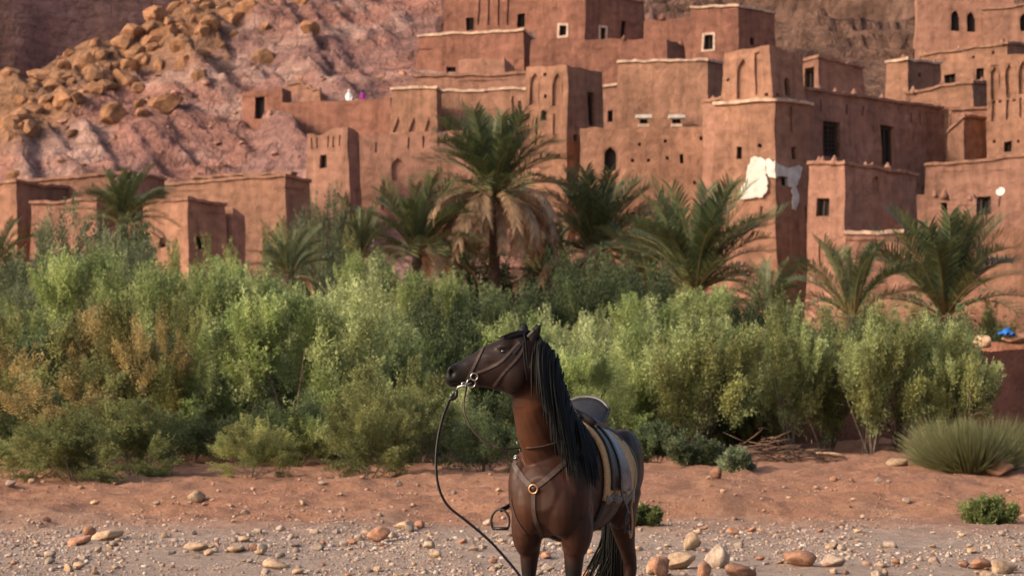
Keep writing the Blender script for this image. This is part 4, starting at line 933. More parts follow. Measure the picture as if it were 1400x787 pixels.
class Loft(MB):
    def loft(s, secs, n=20):
        """secs: (centre, A, B) rings; closed tube"""
        V, F = [], []
        for c, A, B in secs:
            for j in range(n):
                th = 2 * math.pi * j / n; V.append(c + A * math.cos(th) + B * math.sin(th))
        k = len(secs)
        for i in range(k - 1):
            for j in range(n):
                F.append((i*n+j, i*n+(j+1)%n, (i+1)*n+(j+1)%n, (i+1)*n+j))
        V += [secs[0][0], secs[-1][0]]
        for j in range(n):
            F.append((k*n, (j+1)%n, j)); F.append((k*n+1, (k-1)*n+j, (k-1)*n+(j+1)%n))
        return s.add(V, F)
    def limb(s, pts, n=16):
        """pts: (position, half width along HL, half depth along path-normal)"""
        ps = [p[0] for p in pts]; secs = []
        for i, (p, a, b) in enumerate(pts):
            t = (ps[min(i+1, len(ps)-1)] - ps[max(i-1, 0)]).normalized()
            A = (HL - t * HL.dot(t)).normalized(); B = t.cross(A)
            secs.append((p, A * a, B * b))
        return s.loft(secs, n)
    def blob(s, c, ax, ay, az, R=None):
        n, m = 14, 10; V, F = [], []
        X, Y, Z = R if R else (HF, HL, UZ)
        for i in range(1, m):
            ph = math.pi * i / m
            for j in range(n):
                th = 2*math.pi*j/n
                V.append(c + X*ax*math.sin(ph)*math.cos(th) + Y*ay*math.sin(ph)*math.sin(th) + Z*az*math.cos(ph))
        V += [c + Z*az, c - Z*az]
        for i in range(m - 2):
            for j in range(n): F.append((i*n+j, (i+1)*n+j, (i+1)*n+(j+1)%n, i*n+(j+1)%n))
        a = (m-1)*n
        for j in range(n): F.append((a, j, (j+1)%n)); F.append((a+1, (m-2)*n+(j+1)%n, (m-2)*n+j))
        return s.add(V, F)

H = Loft()
# trunk: x, z-top, z-bottom, half width
trunk = [(0.44, 1.14, 0.93, .09), (0.40, 1.20, 0.86, .165), (0.32, 1.28, 0.79, .21), (0.20, 1.38, 0.755, .235), (0.06, 1.46, 0.74, .245),
         (-0.08, 1.475, 0.735, .255), (-0.25, 1.44, 0.74, .27), (-0.45, 1.41, 0.77, .28), (-0.62, 1.41, 0.83, .27),
         (-0.78, 1.43, 0.88, .262), (-0.92, 1.41, 0.90, .24), (-1.02, 1.34, 0.94, .19), (-1.09, 1.22, 1.0, .09)]
H.loft([(Lp(x, 0, (a + b) / 2), HL * w, UZ * (a - b) / 2) for x, a, b, w in trunk], 28)
for s in (-1, 1):
    H.blob(Lp(.24, s*.165, 1.05), .16, .09, .24)            # shoulder
    H.blob(Lp(.34, s*.10, .97), .095, .11, .19)             # pectoral
    H.blob(Lp(.22, s*.155, .84), .125, .10, .20)            # upper arm
    H.blob(Lp(-.86, s*.15, 1.16), .22, .125, .25)           # croup
    H.blob(Lp(-.66, s*.17, .97), .13, .09, .20)             # stifle / flank
# forelegs
for s, y in ((1, .132), (-1, -.15)):
    H.limb([(Lp(.18, s*.16, .98), .085, .13), (Lp(.17, s*.158, .86), .083, .115), (Lp(.185, y, .74), .07, .088), (Lp(.195, y, .62), .055, .066),
            (Lp(.20, y, .53), .046, .050), (Lp(.205, y, .47), .048, .050), (Lp(.20, y, .42), .043, .044), (Lp(.195, y, .36), .032, .035),
            (Lp(.195, y, .24), .029, .034), (Lp(.20, y, .185), .036, .042), (Lp(.22, y, .13), .031, .033), (Lp(.245, y, .085), .036, .040),
            (Lp(.255, y, .05), .052, .058), (Lp(.265, y, .0), .060, .068)])
# hind legs (near one square, far one stepped under)
for s, y, dx in ((1, .155, 0.0), (-1, -.175, .17)):
    H.limb([(Lp(-.84, s*.14, 1.14), .11, .19), (Lp(-.80+dx*.3, s*.155, 1.0), .115, .175), (Lp(-.78+dx*.5, y, .87), .095, .14), (Lp(-.83+dx*.7, y, .75), .07, .10),
            (Lp(-.90+dx, y, .64), .052, .072), (Lp(-.965+dx, y, .55), .045, .060), (Lp(-.975+dx, y, .49), .044, .056), (Lp(-.965+dx, y, .42), .037, .044),
            (Lp(-.955+dx, y, .32), .031, .036), (Lp(-.945+dx, y, .22), .034, .040), (Lp(-.93+dx, y, .17), .037, .043), (Lp(-.90+dx, y, .12), .032, .034),
            (Lp(-.875+dx, y, .08), .038, .042), (Lp(-.865+dx, y, .045), .052, .056), (Lp(-.855+dx, y, .0), .058, .066)])
# neck
a0 = math.atan2(HF.y, HF.x)
nk = [(779, 655, 13.56, 0, .24, .19), (766, 632, 13.42, 4, .27, .175), (755, 607, 13.32, 16, .245, .142), (745, 578, 13.24, 34, .205, .115), (738, 548, 13.18, 50, .178, .10),
      (732, 518, 13.14, 62, .155, .09), (727, 490, 13.11, 70, .135, .08), (723, 470, 13.10, 72, .10, .07)]
ctr = [P(a, b, c) for a, b, c, *_ in nk]; secs = []
for i, (px, py, Y, rot, sag, lat) in enumerate(nk):
    t = (ctr[min(i+1, len(nk)-1)] - ctr[max(i-1, 0)]).normalized()
    an = a0 - math.radians(rot); sdir = Vector((math.cos(an), math.sin(an), 0))
    B = (sdir - t * sdir.dot(t)).normalized(); A = t.cross(B)
    secs.append((ctr[i], A * lat, B * sag))
H.loft(secs, 24)
# head in profile: px, top, bottom, half width
hd = [(742, 472, 500, .05), (733, 462, 525, .078), (722, 456, 538, .088), (710, 454.5, 541, .095), (698, 457.5, 540, .098), (688, 461.5, 535, .095),
      (674, 468.5, 531, .082), (660, 475.5, 528.5, .068), (646, 483, 527, .058), (634, 490, 528, .053), (624, 495, 529.5, .054), (616, 500.5, 529, .051),
      (611.5, 506, 526, .042), (609, 512, 521, .02)]
def headY(px): return 13.1 - (725 - px) / 222 * 0.07
H.loft([((P(p, t, headY(p)) + P(p, b, headY(p))) / 2, Vector((0, 1, 0)) * w, UZ * (b - t) / 2 / 226) for p, t, b, w in hd], 24)
HR = (Vector((1, 0, 0)), Vector((0, 1, 0)), UZ)
for sy in (-1, 1):
    H.blob(P(703, 512, headY(703) + sy*.055), .085, .05, .10, HR)      # cheek
    H.blob(P(690, 474, headY(690) + sy*.072), .05, .022, .026, HR)     # brow
    H.blob(P(650, 499, headY(650) + sy*.040), .09, .02, .028, HR)      # cheek bone ridge
    H.blob(P(618, 506, headY(618) + sy*.036), .030, .022, .034, HR)    # nostril wing
def ear(base, tip, out):
    base, tip = Vector(base), Vector(tip); t = (tip - base).normalized()
    A = (Vector((1, 0, 0)) - t * t.x).normalized(); B = t.cross(A); L = (tip - base).length
    H.loft([(base + t*L*k, A*a, B*b) for k, a, b in ((-.35, .03, .026), (0, .027, .022), (.3, .033, .020), (.6, .027, .015), (.85, .014, .010), (1.0, .004, .004))], 12)
ear(P(728, 463, 13.045), P(739, 442.5, 13.02), 1)
ear(P(715, 457, 13.155), P(718.5, 440.5, 13.17), -1)

tmp = bpy.data.objects.new('tmp_horse', mesh(H.v, H.f, [])); COL.objects.link(tmp)
md = tmp.modifiers.new('r', 'REMESH'); md.mode = 'VOXEL'; md.voxel_size = 0.0085; md.use_smooth_shade = True
ms = tmp.modifiers.new('s', 'SMOOTH'); ms.factor = 0.5; ms.iterations = 7
dg = bpy.context.evaluated_depsgraph_get()
hme = bpy.data.meshes.new_from_object(tmp.evaluated_get(dg))
bpy.data.objects.remove(tmp)
hv = np.empty(len(hme.vertices) * 3, np.float32); hme.vertices.foreach_get('co', hv); hv = hv.reshape(-1, 3)
hn = np.empty(len(hme.vertices) * 3, np.float32); hme.vertices.foreach_get('normal', hn); hn = hn.reshape(-1, 3)
def near(pt, r, zs=1.0):
    d = hv - np.array(pt); return np.exp(-((d[:,0]/r)**2 + (d[:,1]/r)**2 + (d[:,2]/(r*zs))**2))
def to_px():
    X, Y, Z = hv[:,0], hv[:,1], hv[:,2] - CAMZ
    dep = Y * CP + Z * SP; return 700 + FPX * X / dep, 393.5 - FPX * (Z * CP - Y * SP) / dep
pxv, pyv = to_px()
lx = (hv[:,0]-HX0)*HF.x + (hv[:,1]-HY0)*HF.y; ly = (hv[:,0]-HX0)*HL.x + (hv[:,1]-HY0)*HL.y
is_head = (hv[:,2] > 1.55) & (hv[:,1] < 13.35)
disp = np.zeros(len(hv))
for sy in (-1, 1):
    disp -= .024 * near(P(617.5, 509, headY(617) + sy*.052), .015, 1.4)          # nostril
    disp -= .007 * near(P(688.5, 479, headY(688) + sy*.095), .02, .8)            # eye socket
# mouth slit
side = np.clip(np.abs(hn[:,1]), 0, 1)
disp -= .005 * is_head * np.exp(-((pyv - (523.5 - (pxv-612)*0.10))/1.2)**2) * ((pxv > 608) & (pxv < 640)) * side
# muscle relief
mu = fbm(hv[:,0]*7, hv[:,1]*7, hv[:,2]*5, 2)
disp += .0055 * mu * (~is_head)
for sy in (-1, 1):
    disp -= .007 * near(P(672, 497, headY(672) + sy*.075), .030, .5)             # hollow below the cheek bone
    disp += .005 * near(P(668, 486, headY(668) + sy*.075), .040, .35)            # facial crest
    disp -= .006 * near(P(684, 522, headY(684) + sy*.07), .03, .8)
    disp -= .008 * near(P(702, 465, headY(702) + sy*.07), .022, .8)              # hollow above the eye
disp -= .005 * np.exp(-(ly/.022)**2) * (lx > .3) * ((hv[:,2] > .80) & (hv[:,2] < 1.05))   # breast groove
hv = hv + hn * disp[:, None]
hme.vertices.foreach_set('co', hv.astype(np.float32).ravel())
# coat colours, with sunlight on neck and shoulder painted in
z = hv[:,2]
base = np.array([.030, .0110, .0070]); dark = np.array([.0145, .0070, .0056]); black = np.array([.006, .0055, .0055]); sunlit_warm = np.array([.095, .034, .015])
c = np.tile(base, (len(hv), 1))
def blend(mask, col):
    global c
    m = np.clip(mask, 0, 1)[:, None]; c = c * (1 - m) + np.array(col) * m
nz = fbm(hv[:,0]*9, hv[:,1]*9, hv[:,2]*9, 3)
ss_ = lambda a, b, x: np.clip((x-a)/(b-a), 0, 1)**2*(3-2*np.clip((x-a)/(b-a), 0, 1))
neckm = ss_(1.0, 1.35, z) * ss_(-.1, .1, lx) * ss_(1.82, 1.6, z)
blend(neckm * .6 * np.exp(-((pxv-718)/22)**2), sunlit_warm)  # low sun on the left side of the neck, painted into the coat
blend(ss_(.15, .35, lx) * ss_(1.15, .95, z) * ss_(.68, .85, z) * .35 * np.exp(-((pxv - 714)/16)**2), sunlit_warm)  # painted sunlight along the left edge of chest and shoulder
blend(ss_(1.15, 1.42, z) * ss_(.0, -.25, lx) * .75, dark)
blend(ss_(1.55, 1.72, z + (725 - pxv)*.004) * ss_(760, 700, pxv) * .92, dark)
blend(ss_(1.62, 1.80, z) * .5, dark)
blend(is_head * np.clip((652 - pxv)/26, 0, 1) * .8, (.010, .0085, .008))
front = lx > -.2
blend(np.where(front, np.clip((.66 - z + nz*.03)/.12, 0, 1), np.clip((.50 - z + nz*.03)/.14, 0, 1)) * .95, black)
blend(np.clip((.055 - z)/.01, 0, 1), (.035, .030, .026))
for sy in (-1, 1):
    blend(near(P(617.5, 509, headY(617) + sy*.05), .016, 1.4) * 1.6, (.003, .003, .003))
    blend(near(P(689, 478.5, headY(688) + sy*.095), .024, .7) * .8, black)
blend(is_head * np.exp(-((pyv - (523.5 - (pxv-612)*0.10))/1.3)**2) * ((pxv > 608) & (pxv < 640)) * .8, (.003, .003, .003))
blend(is_head * (pyv < 463) * (pxv > 708) * .95, black)
c = c * (1 + .22 * nz[:, None])
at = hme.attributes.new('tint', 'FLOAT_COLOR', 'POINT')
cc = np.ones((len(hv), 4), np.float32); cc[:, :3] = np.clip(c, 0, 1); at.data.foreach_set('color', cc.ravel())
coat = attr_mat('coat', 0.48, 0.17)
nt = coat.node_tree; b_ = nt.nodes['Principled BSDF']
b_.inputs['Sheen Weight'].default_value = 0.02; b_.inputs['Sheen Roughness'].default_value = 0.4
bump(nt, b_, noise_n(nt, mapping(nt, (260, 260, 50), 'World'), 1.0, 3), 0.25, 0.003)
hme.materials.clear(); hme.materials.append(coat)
HORSE_AT = Lp(-.35, 0, 0)
horse = empty('horse', HORSE_AT, 'saddled dark bay horse with black mane, head turned in profile', 'horse')
bvh = BVHTree.FromPolygons([Vector(v) for v in hv], [tuple(p.vertices) for p in hme.polygons])
hme.vertices.foreach_set('co', (hv - np.array(HORSE_AT)).astype(np.float32).ravel()); hme.update()
hme.polygons.foreach_set('use_smooth', [True] * len(hme.polygons))
link('body', hme, horse)

CAMV = Vector((0, 0, CAMZ))
def hit(px, py, off=0.004):
    """where the line of sight through a pixel meets the horse"""
    d = ray(px, py).normalized()
    q, n, i, dist = bvh.ray_cast(CAMV, d)
    if q is None:
        q, n, i, dist = bvh.find_nearest(P(px, py, 13.2))
    return q + n * off, n
def ribbon(pts, nrms, width, thick=0.004):
    """flat strap along pts, lying in the surface with the given normals"""
    V, F = [], []; k = len(pts)
    for i in range(k):
        t = (pts[min(i+1,k-1)] - pts[max(i-1,0)]).normalized(); n = nrms[i]; w = t.cross(n).normalized(); n = w.cross(t)
        wd = width[i] if hasattr(width, '__len__') else width
        for a, b in ((-1, 0), (-1, 1), (1, 1), (1, 0)):
            V.append(pts[i] + w * a * wd / 2 + n * (b * thick))
    for i in range(k - 1):
        for j in range(4): F.append((i*4+j, i*4+(j+1)%4, (i+1)*4+(j+1)%4, (i+1)*4+j))
    F += [(3,2,1,0), tuple((k-1)*4+j for j in range(4))]
    return V, F
def strap(pix, width, thick=0.004, off=0.003, n=24):
    path = catmull([Vector((a, b, 0)) for a, b in pix], n)
    pts, nr = [], []
    for p in path:
        q, m = hit(p.x, p.y, off); pts.append(q); nr.append(m)
    for _ in range(2):
        pts = [pts[0]] + [(pts[i-1] + 2*pts[i] + pts[i+1]) / 4 for i in range(1, n-1)] + [pts[-1]]
        nr = [nr[0]] + [(nr[i-1] + nr[i] + nr[i+1]).normalized() for i in range(1, n-1)] + [nr[-1]]
    return ribbon(pts, nr, width, thick)
def loop_strap(c, ax, up, width, thick=0.004, off=0.003, n=40, rng=(0, 2*math.pi), R=0.9):
    """strap lying in the plane through c with axis ax, from angle rng[0] to rng[1] (0 = up)"""
    c = Vector(c); ax = Vector(ax).normalized(); u = (Vector(up) - ax * Vector(up).dot(ax)).normalized(); v = ax.cross(u)
    pts, nr = [], []
    for i in range(n):
        th = rng[0] + (rng[1]-rng[0]) * i / (n-1); d = u*math.cos(th) + v*math.sin(th)
        q, m, _, _ = bvh.ray_cast(c + d * R, -d, R)
        if q is None: q, m, _, _ = bvh.find_nearest(c + d*.1)
        pts.append(q + m * off); nr.append(m)
    return ribbon(pts, nr, width, thick)

hair = simple('horse_hair', (.0050, .0045, .0042), 0.55, spec=0.12)
eye_m = simple('eye', (.006, .004, .003), 0.18, spec=0.5)
for sy in (-1, 1):
    o_ = P(688.5, 478.8, headY(688) + sy*.30); q, n_, _, _ = bvh.ray_cast(o_, Vector((0, -sy, 0)))
    E = Loft(); E.blob(q - n_*.010, .022, .018, .017, HR); E.obj('eye', eye_m, horse)
    lid = MB(); cpt = q + n_*.001
    lid.tube([cpt + Vector((math.cos(a)*.026, 0, math.sin(a)*.017)) - n_*abs(math.cos(a))*.008 for a in np.linspace(-.1, math.pi+.1, 10)], [.002,.004,.005,.006,.006,.006,.006,.005,.004,.002], 6)
    lid.obj('eyelid', simple('eyelid', (.014, .010, .009), .5), horse)

rng = random.Random(5)
def lock(mb, pts, w0, th):
    """one tapered lock of hair, a flattened tube along pts"""
    k = len(pts); V, F = [], []
    for i, p in enumerate(pts):
        s = i/(k-1); w = w0 * (0.55 + 0.9*s) * (1 - s**3) + .0008; t = (pts[min(i+1,k-1)] - pts[max(i-1,0)]).normalized()
        a = t.cross(Vector((.4, -.9, .1))).normalized(); b = t.cross(a)
        for j in range(5):
            q = 2*math.pi*j/5; V.append(p + a*w*math.cos(q) + b*w*th*math.sin(q))
    for i in range(k-1):
        for j in range(5): F.append((i*5+j, i*5+(j+1)%5, (i+1)*5+(j+1)%5, (i+1)*5+j))
    mb.add(V, F)
def push(p, off):
    q, n, i, d = bvh.find_nearest(p)
    if q is None: return p
    s = (p - q).dot(n)
    return p + n * (off - s) if s < off else p
# crest line roots (pixels with depth), mane falls on the horse's left
crest = catmull([P(728, 456, 13.09), P(742, 470, 13.10), (P(752, 492, 13.13)), P(760, 520, 13.17), P(768, 550, 13.24), P(778, 575, 13.36), P(784, 590, 13.46)], 90)
crest = [bvh.find_nearest(p)[0] for p in crest]
M = MB()
for rep in range(5):
    for i, r in enumerate(crest):
        s = i / 89
        L = (.36 + .20*math.sin(s*math.pi*.9) - .10*s + rng.uniform(-.10, .09)) * (1.0 if s > .12 else .6 + 3*s)
        fwd = Vector((-.30 - .25*(1-s), -.85, 0)) if s < .75 else Vector((.15, -.9, 0))
        p = r.copy() + Vector((rng.uniform(-.012, .012), rng.uniform(-.012, .012), rng.uniform(-.01, .01))); pts = [p.copy()]
        v = (UZ*.25 + fwd*.7).normalized(); n = 9; sw = rng.uniform(-.25, .25)
        off = .006 + rep*.005 + rng.uniform(0, .006)
        for k in range(n):
            v = (v*.55 + Vector((.08 + sw*.3 + .06*s, -.16, -1.0))*.45).normalized()
            p = push(p + v*L/n, off); pts.append(p.copy())
        lock(M, pts, rng.uniform(.004, .0085), .45)
M.obj('mane', hair, horse)
FL = MB()
for i in range(26):                                                     # forelock
    r = bvh.find_nearest(P(722 + rng.uniform(-5, 4), 457, 13.09 + rng.uniform(-.03, .03)))[0]; p = r + UZ*.004; pts = [p.copy()]
    v = Vector((-.8, rng.uniform(-.35, .05), .1)).normalized(); L = rng.uniform(.10, .19)
    for k in range(6):
        v = (v + Vector((-.2, -.12, -.25))*.5).normalized(); p = push(p + v*L/6, .004 + rng.uniform(0, .006)); pts.append(p.copy())
    lock(FL, pts, rng.uniform(.004, .008), .5)
FL.obj('forelock', hair, horse)
T = MB()
for i in range(420):                                                    # tail
    a = rng.uniform(0, 6.28); r = math.sqrt(rng.random())
    root = Lp(-1.06, .035*r*math.cos(a), 1.25 + .03*r*math.sin(a))
    e = Lp(-1.24 + .08*r*math.sin(a), (.11*r*math.cos(a)) - .03 - (.16 if rng.random() < .14 else 0), .18 + rng.uniform(0, .28))
    m1 = Lp(-1.17, .055*r*math.cos(a), 1.12); m2 = Lp(-1.20 + .07*r*math.sin(a), .10*r*math.cos(a), .72)
    lock(T, catmull([root, m1, m2, e], 9), rng.uniform(.004, .008), .6)
T.obj('tail', hair, horse)

# ------------------------------------------------------------------ tack
leather = simple('brown_leather', (.050, .030, .023), .55, nscale=60, bstr=.15, bdist=.002)
dleather = simple('dark_leather', (.018, .013, .012), .40, nscale=60, bstr=.15, bdist=.002)
gleather = simple('worn_grey_leather', (.085, .090, .105), .36, nscale=18, var=.55, bstr=.2, bdist=.003, spec=.5)
steel = simple('steel', (.42, .40, .37), .28, metal=1.0)
felt = simple('ochre_felt', (.40, .245, .12), .9, nscale=70, bstr=.4, bdist=.003)
rope_m = simple('pale_cord', (.33, .25, .15), .85, nscale=120)
def put(name, vf, mat, parent, smooth=False): return obj(name, vf[0], vf[1], mat, parent, smooth)

bridle = empty('bridle', P(680, 500, 13.0), 'brown leather bridle with steel bit and long reins', 'bridle')
put('noseband', loop_strap((P(650, 498, headY(650)) + P(645, 506, headY(645))) / 2, Vector((-1, 0, .52)), UZ, .016, .004, R=.3), leather, bridle)
put('cheek_strap', strap([(652, 509), (666, 504), (679, 498), (689, 490), (700, 478), (710, 468)], .016), leather, bridle)
put('throat_strap', strap([(672, 531.5), (679, 522), (687, 511), (698, 499), (709, 487), (716, 474)], .015), leather, bridle)
put('jaw_strap', strap([(652, 509), (651, 517), (652, 525)], .013, n=10), leather, bridle)
put('crown_strap', loop_strap(P(729, 490, 13.10), Vector((-.95, 0, .30)), UZ, .018, .004, R=.4, rng=(-2.2, 2.2)), leather, bridle)
put('brow_band', loop_strap(P(703, 482, headY(703)), Vector((-.75, 0, .65)), UZ, .015, .004, R=.4, rng=(-1.7, 1.7)), dleather, bridle)
for (px, py, R_) in ((648.5, 514, .021), (644, 522, .026), (634, 524, .014)):
    q, n_ = hit(px, min(py, 524), .012); m = MB(); m.torus(q, Vector((n_.x*.3, -1, n_.z*.2)), R_, .0042); m.obj('bit_ring', steel, bridle)
m = MB(); b0, b1 = hit(644, 521, .012)[0], hit(626, 526, .014)[0]
m.tube([b0, (b0+b1)/2 + Vector((0, -.012, -.004)), b1, b1 + Vector((-.012, .006, -.03))], [.006, .005, .006, .005], 6); m.obj('bit_shank', steel, bridle)
bitp = hit(626, 526, .016)[0] + Vector((-.012, .0, -.03))
m = MB(); rr = catmull([bitp, P(614, 548, 13.0), P(602, 582, 12.96), P(596, 622, 12.93), P(598, 660, 12.9), P(611, 690, 12.88), P(640, 714, 12.86), P(668, 738, 12.85), P(690, 762, 12.84), P(712, 790, 12.82), P(738, 840, 12.80), Vector((.22, 12.75, .012)), Vector((.42, 12.7, .008)), Vector((.62, 12.85, .008))], 70)
nr = [Vector((.75, -.6, .25))] * len(rr)
put('rein', ribbon(rr, nr, .017, .006), dleather, bridle)
m = MB(); m.tube(catmull([bitp + Vector((0,0,.01)), bitp + Vector((-.004,-.01,-.03)), P(614, 546, 13.0)], 6), .012, 8); m.obj('rein_buckle', dleather, bridle)
p0 = hit(638, 528, .012)[0]
right_side = [p0, P(634, 556, 12.99), P(642, 580, 12.97), P(655, 597, 12.97), P(672, 608, 12.98), P(690, 613, 13.0)]
on = [hit(x, y, .008)[0] for x, y in ((708, 613), (722, 611.5), (738, 610), (752, 607), (764, 603), (774, 599))]
rr = catmull(right_side + on, 60)
m = MB(); m.tube(rr, .0055, 6); m.obj('rein', leather, bridle)
for (px, py) in ((706, 606), (704, 617), (706, 626)):
    q, n_ = hit(px, py, .012); m = MB(); m.torus(q, (n_.x, n_.y, n_.z), .012, .004, 10, 5); m.obj('neck_ring', steel, bridle)

breast = empty('breastplate', Lp(.42, 0, .9), 'brown leather breastplate with a steel ring on the horse\'s chest', 'breastplate')
put('shoulder_strap', strap([(701, 626), (704, 637), (713, 650), (722, 660), (727, 665)], .031), leather, breast)
put('shoulder_strap', strap([(732, 665), (745, 656), (758, 645), (768, 636), (778, 626), (788, 614)], .031), leather, breast)
put('belly_strap', strap([(729.5, 672), (729, 690), (732, 710), (737, 724), (741, 733)], .026), leather, breast)
put('side_strap', strap([(699, 682), (704, 702), (712, 718), (722, 732)], .013), leather, breast)
q, n_ = hit(729.5, 668, .006)
m = MB(); m.torus(q, n_, .026, .0065, 20, 6); m.obj('ring', simple('copper_ring', (.45, .22, .12), .35, metal=.8), breast)
q2, n2 = hit(729.5, 668, .001); m = Loft(); m.blob(q2, .017, .017, .006, (n2.orthogonal().normalized(), n2.cross(n2.orthogonal()).normalized(), n2)); m.obj('leather_disc', dleather, breast)
# belly strap carries on between the forelegs to the girth
rr = [hit(741, 733, .006)[0]] + [bvh.ray_cast(Lp(x, 0.01, .3), UZ)[0] + Vector((0,0,-.006)) for x in (.26, .16, .06, -.04)]
put('belly_strap', ribbon(catmull(rr, 16), [Vector((0,0,-1))]*16, .022, .004), leather, breast)

def body_pt(x, th, off):
    """point on the trunk at station x and angle th from straight up (positive: horse's left)"""
    c = Lp(x, 0, 1.08); d = HL*math.sin(th) + UZ*math.cos(th)
    q, n, _, _ = bvh.ray_cast(c + d*.8, -d, .8)
    if q is None: q, n, _, _ = bvh.find_nearest(c + d*.3)
    return q + n*off, n
def patch(f, nu, nv, thick):
    """closed slab over a grid f(u,v) -> (point, normal)"""
    V, F = [], []
    g = [[f(i/(nu-1), j/(nv-1)) for j in range(nv)] for i in range(nu)]
    for k in (0, 1):
        for i in range(nu):
            for j in range(nv): V.append(g[i][j][0] + g[i][j][1]*thick*k)
    id_ = lambda i, j, k: k*nu*nv + i*nv + j
    for i in range(nu-1):
        for j in range(nv-1):
            F.append((id_(i,j,0), id_(i,j+1,0), id_(i+1,j+1,0), id_(i+1,j,0))); F.append((id_(i,j,1), id_(i+1,j,1), id_(i+1,j+1,1), id_(i,j+1,1)))
    for i in range(nu-1):
        for j, s in ((0, 0), (nv-1, 1)):
            q = (id_(i,j,0), id_(i+1,j,0), id_(i+1,j,1), id_(i,j,1)); F.append(q if s == 0 else q[::-1])
    for j in range(nv-1):
        for i, s in ((0, 1), (nu-1, 0)):
            q = (id_(i,j,0), id_(i,j+1,0), id_(i,j+1,1), id_(i,j,1)); F.append(q if s == 0 else q[::-1])
    return V, F
D = math.radians
saddle = empty('saddle', Lp(-.3, 0, 1.4), 'dark leather riding saddle with grey flaps and ochre felt pad', 'saddle')
wave = lambda u: .012*math.sin(u*23)
put('felt_pad', patch(lambda u, v: body_pt(-.03 - .56*u, D(-112 + 224*v) * (1 + wave(u)*.4), .006), 16, 40, .020), felt, saddle, True)
put('blanket', patch(lambda u, v: body_pt(-.60 - .07*u, D(-80 + 160*v), .005), 6, 32, .012), simple('dark_blanket', (.030, .034, .036), .9, nscale=50, bstr=.4, bdist=.004), saddle, True)
for s in (-1, 1):
    put('skirt', patch(lambda u, v: body_pt(-.10 - .20*u - .0*v, s*D(14 + 84*v), .030), 12, 14, .012), simple('black_leather', (.022, .016, .013), .42, nscale=50, bstr=.2, bdist=.002), saddle, True)
    put('flap', patch(lambda u, v: body_pt(-.22 - .155*u*(.6 + .6*v), s*D(16 + 84*v), .046), 8, 18, .010), gleather, saddle, True)
    put('pad_trim', patch(lambda u, v: body_pt(-.04 - .54*u, s*D(104 + 10*v + 3*math.sin(u*19)), .028), 14, 4, .008), simple('grey_trim', (.14, .125, .11), .85, nscale=60, var=.6, bstr=.5, bdist=.006), saddle, True)
# seat: pommel, dish, cantle
def seat(u, v):
    x = -.06 - .42*u; w = .085 + .075*math.sin(min(1, u*1.05)*math.pi/2)**1.5
    zc = 1.475 + .085*(1-u)**4*1.0 + .125*max(0, (u-.60)/.40)**1.7
    a = (v - .5)*2; y = a*w*1.0
    zz = zc - .07*abs(a)**2.2*(1 - .55*u) + (.02 if .3 < u < .7 else 0)*(1-a*a)*0
    if u > .6: zz -= .045*abs(a)**3*((u-.6)/.4)
    back = -.035*max(0, (u-.6)/.4)**2*(1-abs(a)**2)
    return Lp(x + back, y, zz), Vector((0, 0, 1))
put('seat', patch(seat, 16, 15, .016), simple('seat_leather', (.017, .016, .018), .42, nscale=40, bstr=.15, bdist=.002, spec=.4), saddle, True)
m = MB(); m.tube([seat(1, v)[0] + UZ*.012 for v in np.linspace(0, 1, 17)], .011, 8); m.obj('cantle_rim', simple('rim_leather', (.085, .08, .08), .4, spec=.4), saddle)
m = MB(); m.tube([seat(u, 1)[0] + UZ*.010 for u in np.linspace(0, 1, 15)], .009, 8); m.obj('seat_rim', dleather, saddle)
m = MB(); m.tube([Lp(-.08, 0, 1.53), Lp(-.065, 0, 1.57), Lp(-.055, 0, 1.60)], [.035, .028, .022], 10); m.obj('pommel', dleather, saddle)
def under(u, v): # tree filling between seat and pad
    x = -.08 - .36*u; q, n = body_pt(x, D(-24 + 48*v), .024); return q, n
put('tree', patch(under, 12, 9, .05), dleather, saddle, True)
for s in (-1, 1):
    m = MB(); m.torus(body_pt(-.12, s*D(22), .05)[0], HL*s + UZ*.5, .018, .005); m.obj('dee_ring', steel, saddle)
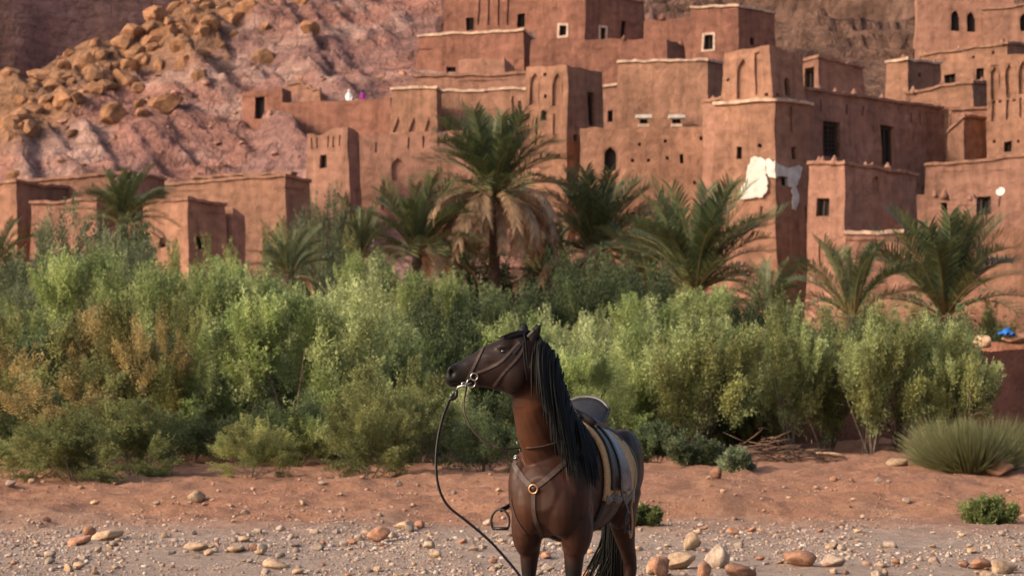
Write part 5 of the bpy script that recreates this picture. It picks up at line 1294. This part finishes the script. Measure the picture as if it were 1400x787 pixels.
put('girth', loop_strap(Lp(-.06, 0, 1.08), HF, UZ, .055, .008, .006, n=50, rng=(D(100), D(260)), R=.8), simple('girth_web', (.020, .018, .017), .8), saddle)
put('rear_cinch', loop_strap(Lp(-.50, 0, 1.08), HF, UZ, .035, .006, .006, n=50, rng=(D(104), D(256)), R=.8), dleather, saddle)
for s in (-1, 1):                                                       # stirrups on leathers hanging by the ribs
    t0 = body_pt(-.20, s*D(100), .062)[0]
    foot = Lp(-.16, s*.37, .83) if s > 0 else Lp(.0, -.40, .845)
    m = MB(); pts = catmull([t0 + UZ*.10, t0, (t0 + foot)/2 + HL*s*.015, foot + UZ*.07], 10)
    put('stirrup_leather', ribbon(pts, [HL*s]*10, .028, .006), dleather, saddle)
    m = MB(); R_ = [foot + HF*math.sin(a)*.065 + HL*s*.0 + UZ*(math.cos(a)*.078) for a in np.linspace(-2.2, 2.2, 16)]
    if s < 0: R_ = [foot + HL*math.sin(a)*.06 + HF*.01 + UZ*(math.cos(a)*.075) for a in np.linspace(-2.2, 2.2, 16)]
    m.tube(R_, .0075, 7); m.tube([R_[0], R_[-1]], .011, 7)
    st = m.obj('stirrup', dleather, saddle)
# cords hanging behind the saddle
for k, (x0, a0_, x1, a1_) in enumerate(((-.60, 40, -.60, 122), (-.57, 34, -.64, 118), (-.63, 46, -.66, 108))):
    pts = [body_pt(x0 + (x1-x0)*t + .02*math.sin(t*6+k), D(a0_ + (a1_-a0_)*t), .026)[0] for t in np.linspace(0, 1, 16)]
    m = MB(); m.tube(pts, .0065, 6); m.obj('tie_cord', rope_m if k < 2 else simple('green_cord', (.10, .12, .075), .85), saddle)
e0 = pts[-1]; s0 = body_pt(-.60, D(122), .026)[0]
m = MB(); m.tube(catmull([s0, s0 + UZ*-.08 + HL*.01, s0 + UZ*-.17 - HF*.02, s0 + UZ*-.20 + HF*.01, s0 + UZ*-.12 + HF*.03], 14), .0065, 6); m.obj('tie_cord', simple('orange_cord', (.40, .20, .09), .85), saddle)
